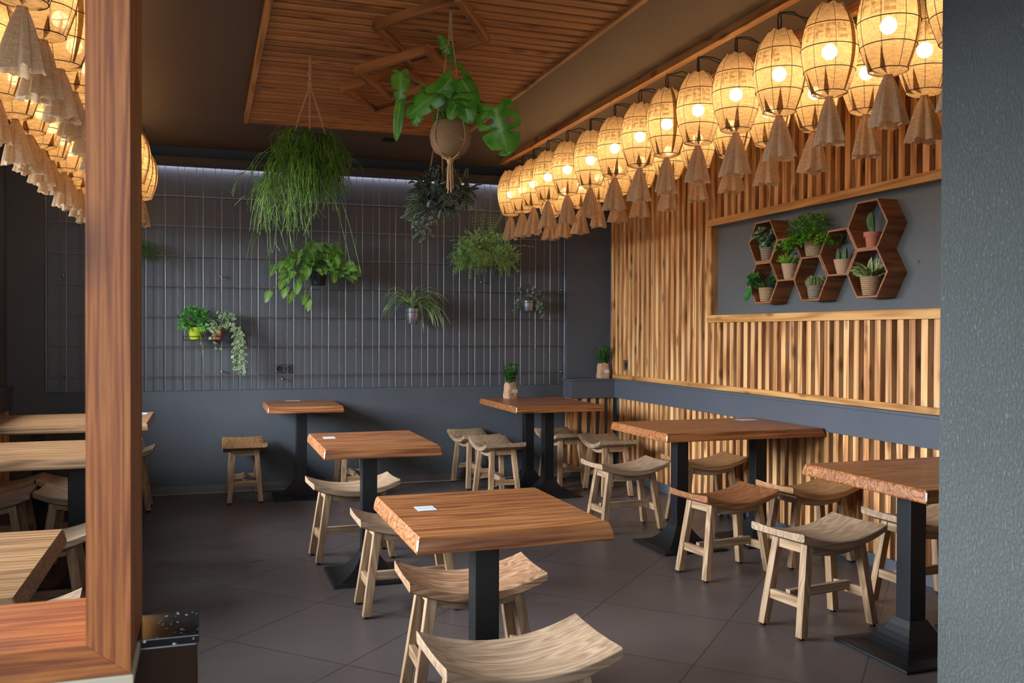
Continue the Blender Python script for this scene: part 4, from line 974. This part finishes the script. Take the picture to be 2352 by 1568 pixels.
# soft bushy fern on the right of the mesh
q = random.Random(71)
o = thing('wall_bushy_fern', (2.36, YW - 0.10, 1.915), 'soft bushy fern with tall sprigs in a black pot near the right lanterns', 'wall plant')
pot('pot', o, 0.06, 0.08, 0.12, M['blackpot']); wall_hook(o, 0.08, 0.10, 0.098)
ml = MB(); ms = MB()
def sprig(p, d, L, dr, dens=16, ll=0.03):
    pts = arc(p, d, L, dr, dens, 0.06, q); ms.tube(pts, 0.0014, 3)
    for k in range(2, dens + 1):
        t = (pts[k] - pts[k - 1]).normalized(); s_ = t.cross(Vector((0.2, -0.6, 0.8))).normalized(); l = ll * (1.15 - 0.6 * k / dens)
        for sg in (-1, 1):
            ml.leaf(pts[k], s_ * sg + t * 0.6 + rv(q, 0.3), Vector((0, -0.6, 0.8)) + rv(q, 0.3), l, l * 0.55, 0.3, 0.1, 2)
for i in range(150):
    a = q.uniform(0, 2 * PI); e = q.uniform(-0.2, 1.1)
    sprig((0.05 * math.cos(a), 0.05 * math.sin(a), 0.11), (1.25 * math.cos(a), 0.5 * math.sin(a) - 0.45, e), q.uniform(0.14, 0.33), 1.5, 14, 0.030)
cloud(ml, q, (0.0, -0.05, 0.17), (0.26, 0.12, 0.155), 620, 0.036, 0.022, 'ovate', 0.4, 0.15, 0.7, 2, 0.5)
cloud(ml, q, (-0.17, -0.06, 0.09), (0.13, 0.09, 0.13), 220, 0.034, 0.022, 'ovate', 0.4, 0.15, 0.7, 2, 0.4); cloud(ml, q, (0.18, -0.06, 0.10), (0.14, 0.09, 0.10), 220, 0.034, 0.022, 'ovate', 0.4, 0.15, 0.7, 2, 0.4)
for i in range(14):
    sprig((q.uniform(-0.05, 0.06), 0, 0.13), (q.uniform(-0.45, 0.95), -0.15, 1.2), q.uniform(0.30, 0.50), 0.25, 16, 0.024)
sprig((0.05, -0.04, 0.14), (1, -0.2, 0.35), 0.40, 0.4, 18, 0.03); sprig((-0.12, -0.08, 0.05), (-0.2, -0.1, -1), 0.16, 0.1, 14, 0.03)
clampv(ml, 1, 0.05); ml.build('foliage', M['l_bush'], o); ms.build('stems', M['stem'], o)

# small inch plant in a zinc pot
q = random.Random(81)
o = thing('wall_inch_plant', (2.805, YW - 0.075, 1.528), 'small striped inch plant in a silver pot by the right edge of the mesh', 'wall plant')
pot('pot', o, 0.043, 0.057, 0.095, M['silverpot']); wall_hook(o, 0.057, 0.075, 0.073)
ml = MB(); ms = MB(); cloud(ml, q, (-0.01, -0.015, 0.145), (0.13, 0.075, 0.055), 75, 0.052, 0.026, 'ovate', 0.6, 0.25)
for i in range(14):
    a = q.uniform(0, 2 * PI); vine(ml, ms, q, arc((0.03 * math.cos(a), 0.03 * math.sin(a), 0.09), (math.cos(a), math.sin(a), 0.8), q.uniform(0.12, 0.18), 3.0, 6, 0.08, q), 0.02, 0.05, 0.026)
vine(ml, ms, q, [(0.05, -0.03, 0.10), (0.09, -0.05, 0.08), (0.11, -0.05, 0.0), (0.135, -0.05, -0.05)], 0.02, 0.055, 0.028); vine(ml, ms, q, [(0.05, -0.03, 0.10), (0.10, -0.05, 0.10), (0.14, -0.05, 0.05)], 0.02, 0.055, 0.028)
clampv(ml, 1, 0.05); ml.build('foliage', M['l_trad'], o); ms.build('stems', M['stem'], o)

# herbs in paper bags
def bag_plant(loc, label, sd, rz):
    q = random.Random(sd); o = thing('bagged_herb', loc, label, 'potted plant', 'herbs in paper bags', rz)
    bb = MB(); rings = []; n = 28
    for i in range(9):
        t = i / 8; w = 0.056 + 0.003 * math.sin(5 * t) - 0.006 * t * t; ring = []
        for k in range(n):
            a = 2 * PI * k / n; c_, s_ = math.cos(a), math.sin(a); m = (abs(c_) ** 5 + abs(s_) ** 5) ** (-0.2)
            r = w * m * (1 + 0.05 * math.sin(3 * a + 9 * t) * (t > 0) + 0.035 * q.uniform(-1, 1) * (0.15 < t))
            ring.append((r * c_, r * 0.85 * s_, 0.14 * t + (0.006 * math.sin(4 * a + sd) if i == 8 else 0)))
        rings.append(ring)
    bb.loft(rings, cap=False); bb.add(rings[0], [tuple(range(n))]); bg = bb.build('paper_bag', M['paper'], o)
    bb = MB(); bb.box(-0.004, 0.038, -0.0545, -0.052, 0.05, 0.078); bb.build('bag_sticker', M['white'], bg)
    ml = MB(); ms = MB()
    for i in range(60):
        a = q.uniform(0, 2 * PI); sp = q.uniform(0.0, 0.26); pts = arc((0.02 * math.cos(a), 0.02 * math.sin(a), 0.10), (sp * math.cos(a), sp * math.sin(a), 1), q.uniform(0.10, 0.20), 0.2, 5, 0.06, q)
        ms.tube(pts, 0.0013, 3)
        for k in (2, 3, 4, 5):
            for _ in range(3): ml.leaf(pts[k], Vector((math.cos(a), math.sin(a), 0.9)) + rv(q, 0.9), (0, 0, 1), 0.024, 0.013, 0.4, 0.15, 2)
    ml.build('foliage', M['l_parsley'], o); ms.build('stems', M['stem'], o); return o
bag_plant((2.555, 7.555, 0.7505), 'green herb in a brown paper bag on the corner table', 1, 0.2)
bag_plant((3.535, 7.745, 0.906), 'green herb in a brown paper bag on the corner ledge', 2, -0.1)

# ------------------------------------------------------------------ hexagon shelves
HY = 1.055; HR = 0.1585; HXF = 3.525; HXB = 3.6555
def hexagon(cy, cz, label):
    o = thing('hexagon_shelf', (HXF, cy, cz), label, 'hexagon shelf', 'honeycomb shelves on the slatted wall')
    def ring(r, x): return [(x, -r * math.cos(PI * k / 3) * HY, r * math.sin(PI * k / 3)) for k in range(6)]
    ro, ri = HR - 0.0006, HR - 0.013; D = HXB - HXF; bb = MB()
    a, c, d, e = ring(ro, 0), ring(ro, D), ring(ri, D), ring(ri, 0)
    v = a + c + d + e; f = []; mi = []
    for k in range(6):
        n_ = (k + 1) % 6
        f += [(k, n_, 6 + n_, 6 + k), (6 + k, 6 + n_, 12 + n_, 12 + k), (12 + k, 12 + n_, 18 + n_, 18 + k)]
    bb.add(v, f); bb.add(v, [(18 + k, 18 + (k + 1) % 6, (k + 1) % 6, k) for k in range(6)], mi=1)
    bb.build('box', [M['hexwood'], M['hexedge']], o); return o
HX = dict(tl=(5.178, 1.943), bl=(5.172, 1.668), l2=(4.928, 1.806), cb=(4.676, 1.670), mid=(4.425, 1.810), tr=(4.174, 1.945), br=(4.174, 1.672))
hexagon(*HX['tl'], 'upper hexagon shelf at the left end, grey-green plant inside')
hexagon(*HX['bl'], 'lower hexagon shelf at the left end, round-leaved plant inside')
hexagon(*HX['l2'], 'hexagon shelf with the spiky lime plant, second column from the left')
hexagon(*HX['cb'], 'lower middle hexagon shelf with the ball cactus')
hexagon(*HX['mid'], 'hexagon shelf with the column cacti, fourth column from the left')
hexagon(*HX['tr'], 'topmost hexagon shelf at the right end with a terracotta pot')
hexagon(*HX['br'], 'lower hexagon shelf at the right end with a basket')
HF = HR * 0.866 - 0.0125
def hloc(k, dy=0.0, dx=0.058): return (HXF + dx, HX[k][0] + dy, HX[k][1] - HF + 0.0008)
GP = 'plants in the honeycomb shelves'
def hexplant(name, loc, label): return thing(name, loc, label, 'potted plant', GP)
TW = Vector((-0.85, -0.45, 0.25))      # out into the room
q = random.Random(91)
o = hexplant('potted_kalanchoe', hloc('tl', 0.03), 'grey-green leafy succulent in a ribbed beige pot, top left hexagon'); pot('pot', o, 0.038, 0.05, 0.088, M['ribpot'])
ml = MB(); ms = MB()
for i in range(13):
    a = q.uniform(0, 2 * PI); pts = arc((0, 0, 0.085), (0.55 * math.cos(a), 0.55 * math.sin(a), 1), q.uniform(0.09, 0.15), 0.7, 5, 0.05, q); ms.tube(pts, 0.0025, 4)
    for k in (2, 3, 4, 5):
        for _ in range(3): ml.leaf(pts[k], rv(q, 1) + TW * 0.4, Vector((-0.4, -0.4, 0.8)) + rv(q, 0.3), 0.05, 0.026, 0.3, 0.2, 3)
clampv(ml, 0, 0.045); ml.build('foliage', M['l_grey'], o); ms.build('stems', M['stem'], o)
o = hexplant('potted_peperomia', hloc('bl', 0.035), 'glossy round-leaved plant in a seagrass basket, bottom left hexagon'); pot('basket', o, 0.045, 0.058, 0.095, M['basket'])
ml = MB(); ms = MB()
for i in range(24):
    a = q.uniform(0, 2 * PI); r = q.uniform(0.02, 0.075); p = Vector((r * math.cos(a) - 0.03, r * math.sin(a) + 0.02, q.uniform(0.105, 0.175))); ms.tube([(0, 0, 0.08), p * 0.6 + Vector((0, 0, 0.04)), p], 0.0022, 4)
    ml.leaf(p, Vector((math.cos(a), math.sin(a), 0.2)) + rv(q, 0.3) + TW * 0.4, TW + Vector((0, 0, 0.6)) + rv(q, 0.3), q.uniform(0.045, 0.062), q.uniform(0.045, 0.06), 0.4, 0.1, 6, 'round')
for (y, z) in ((0.10, 0.07), (0.115, 0.05), (0.09, 0.09)): ml.leaf((-0.075, y - 0.02, z), (-0.4, 0.4, -0.5), (-1, -0.4, 0.3), 0.055, 0.05, 0.4, 0.1, 6, 'round')
clampv(ml, 0, 0.045); ml.build('foliage', M['l_round'], o); ms.build('stems', M['stem'], o)
o = hexplant('potted_grassy_plant', hloc('l2', 0.03), 'spiky lime green plant in a brown paper pot in a hexagon'); pot('paper_pot', o, 0.036, 0.056, 0.10, M['paper'])
ml = MB()
for i in range(85):
    a = q.uniform(0, 2 * PI); ml.leaf((0.02 * math.cos(a), 0.02 * math.sin(a), 0.095), (math.cos(a), math.sin(a) + 0.25, q.uniform(0.3, 1.6)), TW + rv(q, 0.4), q.uniform(0.05, 0.10), 0.010, q.uniform(0.3, 1.3), 0.15, 4, 'blade')
clampv(ml, 0, 0.045); ml.build('foliage', M['l_lime'], o)
o = hexplant('potted_maidenhair', (HXF + 0.06, 4.705, HX['cb'][1] + HR * 0.866 + 0.0006), 'large bright maidenhair fern in a seagrass basket between hexagons'); pot('basket', o, 0.056, 0.073, 0.115, M['basket'])
ml = MB(); ms = MB(); cloud(ml, q, (-0.02, 0.03, 0.185), (0.11, 0.165, 0.085), 620, 0.019, 0.017, 'round', 0.3, 0.1, 0.6, 3, 0.25)
for i in range(60):
    a = q.uniform(0, 2 * PI); pts = arc((0.03 * math.cos(a), 0.03 * math.sin(a), 0.10), (0.9 * math.cos(a) - 0.2, 1.2 * math.sin(a) + 0.2, 0.9), q.uniform(0.12, 0.24), 1.6, 8, 0.06, q); ms.tube(pts, 0.001, 3)
    for k in range(3, 9):
        for _ in range(3): ml.leaf(pts[k], rv(q, 1), TW + Vector((0, 0, 0.6)) + rv(q, 0.3), 0.02, 0.018, 0.3, 0.1, 3, 'round')
clampv(ml, 0, 0.045); ml.build('foliage', M['l_maiden'], o); clampv(ms, 0, 0.045); ms.build('stems', M['cable'], o)
def cactus(o, c, r, h, ribs, mat, name='cactus', spines=True, lean=(0, 0)):
    n = ribs * 6; rings = []
    for i in range(12):
        t = i / 11; rr = r * math.sqrt(max(0.003, 1 - max(0, (t - 0.62) / 0.38) ** 2)) * (0.82 + 0.18 * math.sin(PI * min(1, t * 1.3)))
        rings.append([(c[0] + lean[0] * t + rr * (1 + 0.13 * math.cos(ribs * a)) * math.cos(a), c[1] + lean[1] * t + rr * (1 + 0.13 * math.cos(ribs * a)) * math.sin(a), c[2] + h * t) for a in (2 * PI * k / n for k in range(n))])
    bb = MB(); bb.loft(rings, True, True); cb = bb.build(name, mat, o)
    if spines:
        bb = MB()
        for k in range(ribs):
            a = 2 * PI * k / ribs
            for i in range(1, 11):
                p = Vector(rings[i][k * 6]); d = Vector((math.cos(a), math.sin(a), 0.2 + 0.9 * max(0, i - 7) / 4))
                for _ in range(2): e = p + (d + rv(q, 0.6)).normalized() * r * 0.35; bb.bar(p, e, 0.0009, 0.0009, (0.3, 0.2, 0.9))
        bb.build('spines', M['spine'], cb)
o = hexplant('potted_ball_cactus', hloc('cb', 0.022), 'round spiny cactus in a striped grey pot, lower middle hexagon'); pot('pot', o, 0.042, 0.053, 0.084, M['ribpot']); cactus(o, (0, 0, 0.072), 0.044, 0.068, 16, M['cactus'])
o = hexplant('potted_column_cacti', hloc('mid', 0.018), 'group of small column cacti in a brown paper pot in a hexagon'); pot('paper_pot', o, 0.036, 0.056, 0.085, M['paper'])
for (x, y, h) in ((-0.01, 0.026, 0.085), (0.01, 0.0, 0.055), (-0.008, -0.026, 0.088), (0.022, 0.02, 0.05)): cactus(o, (x, y, 0.07), 0.013, h, 6, M['cactus2'], lean=(0, y * 0.2))
o = hexplant('potted_prickly_pear', hloc('tr', 0.022), 'prickly pear with flat pads in a terracotta pot, topmost hexagon'); pot('pot', o, 0.033, 0.043, 0.086, M['terracotta'], rim=0.028)
def pad(c, r, h, yaw, tilt):
    bb = MB(); m = Matrix.Rotation(yaw, 3, 'Z') @ Matrix.Rotation(tilt, 3, 'X'); rings = []
    for i in range(10):
        t = i / 9; w = r * math.sin(PI * (0.12 + 0.86 * t)) ** 0.7 * (0.7 + 0.3 * t)
        rings.append([Vector(c) + m @ Vector((w * math.cos(a), w * 0.16 * math.sin(a), h * t)) for a in (2 * PI * k / 20 for k in range(20))])
    bb.loft(rings, True, True); bb.build('pad', M['cactus'], o)
bb = MB(); bb.lathe([(0.012, 0.065), (0.013, 0.09), (0.011, 0.115), (0.001, 0.12)], 14); bb.build('trunk', M['cactus'], o)
pad((-0.004, 0.012, 0.10), 0.027, 0.10, R(-32), R(5)); pad((0.004, -0.012, 0.10), 0.02, 0.112, R(35), R(-5))
o = hexplant('potted_variegated_plant', hloc('br', 0.033), 'cream-edged leafy plant in a seagrass basket, bottom right hexagon'); pot('basket', o, 0.045, 0.06, 0.108, M['basket'])
ml = MB()
for i in range(60):
    a = q.uniform(0, 2 * PI); ml.leaf((0.015 * math.cos(a), 0.015 * math.sin(a), 0.105), (math.cos(a) - 0.1, math.sin(a) + 0.3, q.uniform(0.3, 1.5)), TW + Vector((0, 0, 0.5)) + rv(q, 0.3), q.uniform(0.085, 0.13), 0.036, q.uniform(0.4, 1.2), 0.2, 5)
clampv(ml, 0, 0.045); ml.build('foliage', M['l_var'], o)
bb = MB()
for i, (y, z) in enumerate(((4.145, 2.088), (5.09, 2.083), (3.92, 1.722))):
    bb = MB(); bb.lathe([(0.0005, 0.008), (0.006, 0.006), (0.006, 0.0)], 10); s_ = bb.build('screw_head', M['steel']); s_.rotation_euler = (0, R(-90), 0); s_.location = (3.6555, y, z)
    tag(s_, ['bright screw head above the topmost hexagon', 'bright screw head above the left-hand hexagons', 'bright screw head on the grey panel right of the hexagons'][i], 'screw')
bb = MB(); bb.tube([(0, 0, 0.002), (0.04, 0.006, 0.003), (0.075, 0.016, 0.002)], 0.002, 5)
tag(bb.build('plant_stem_scrap', M['stem'], loc=(0.245, 5.42, 0)), 'tiny green plant stem lying on the floor tiles', 'plant scrap')
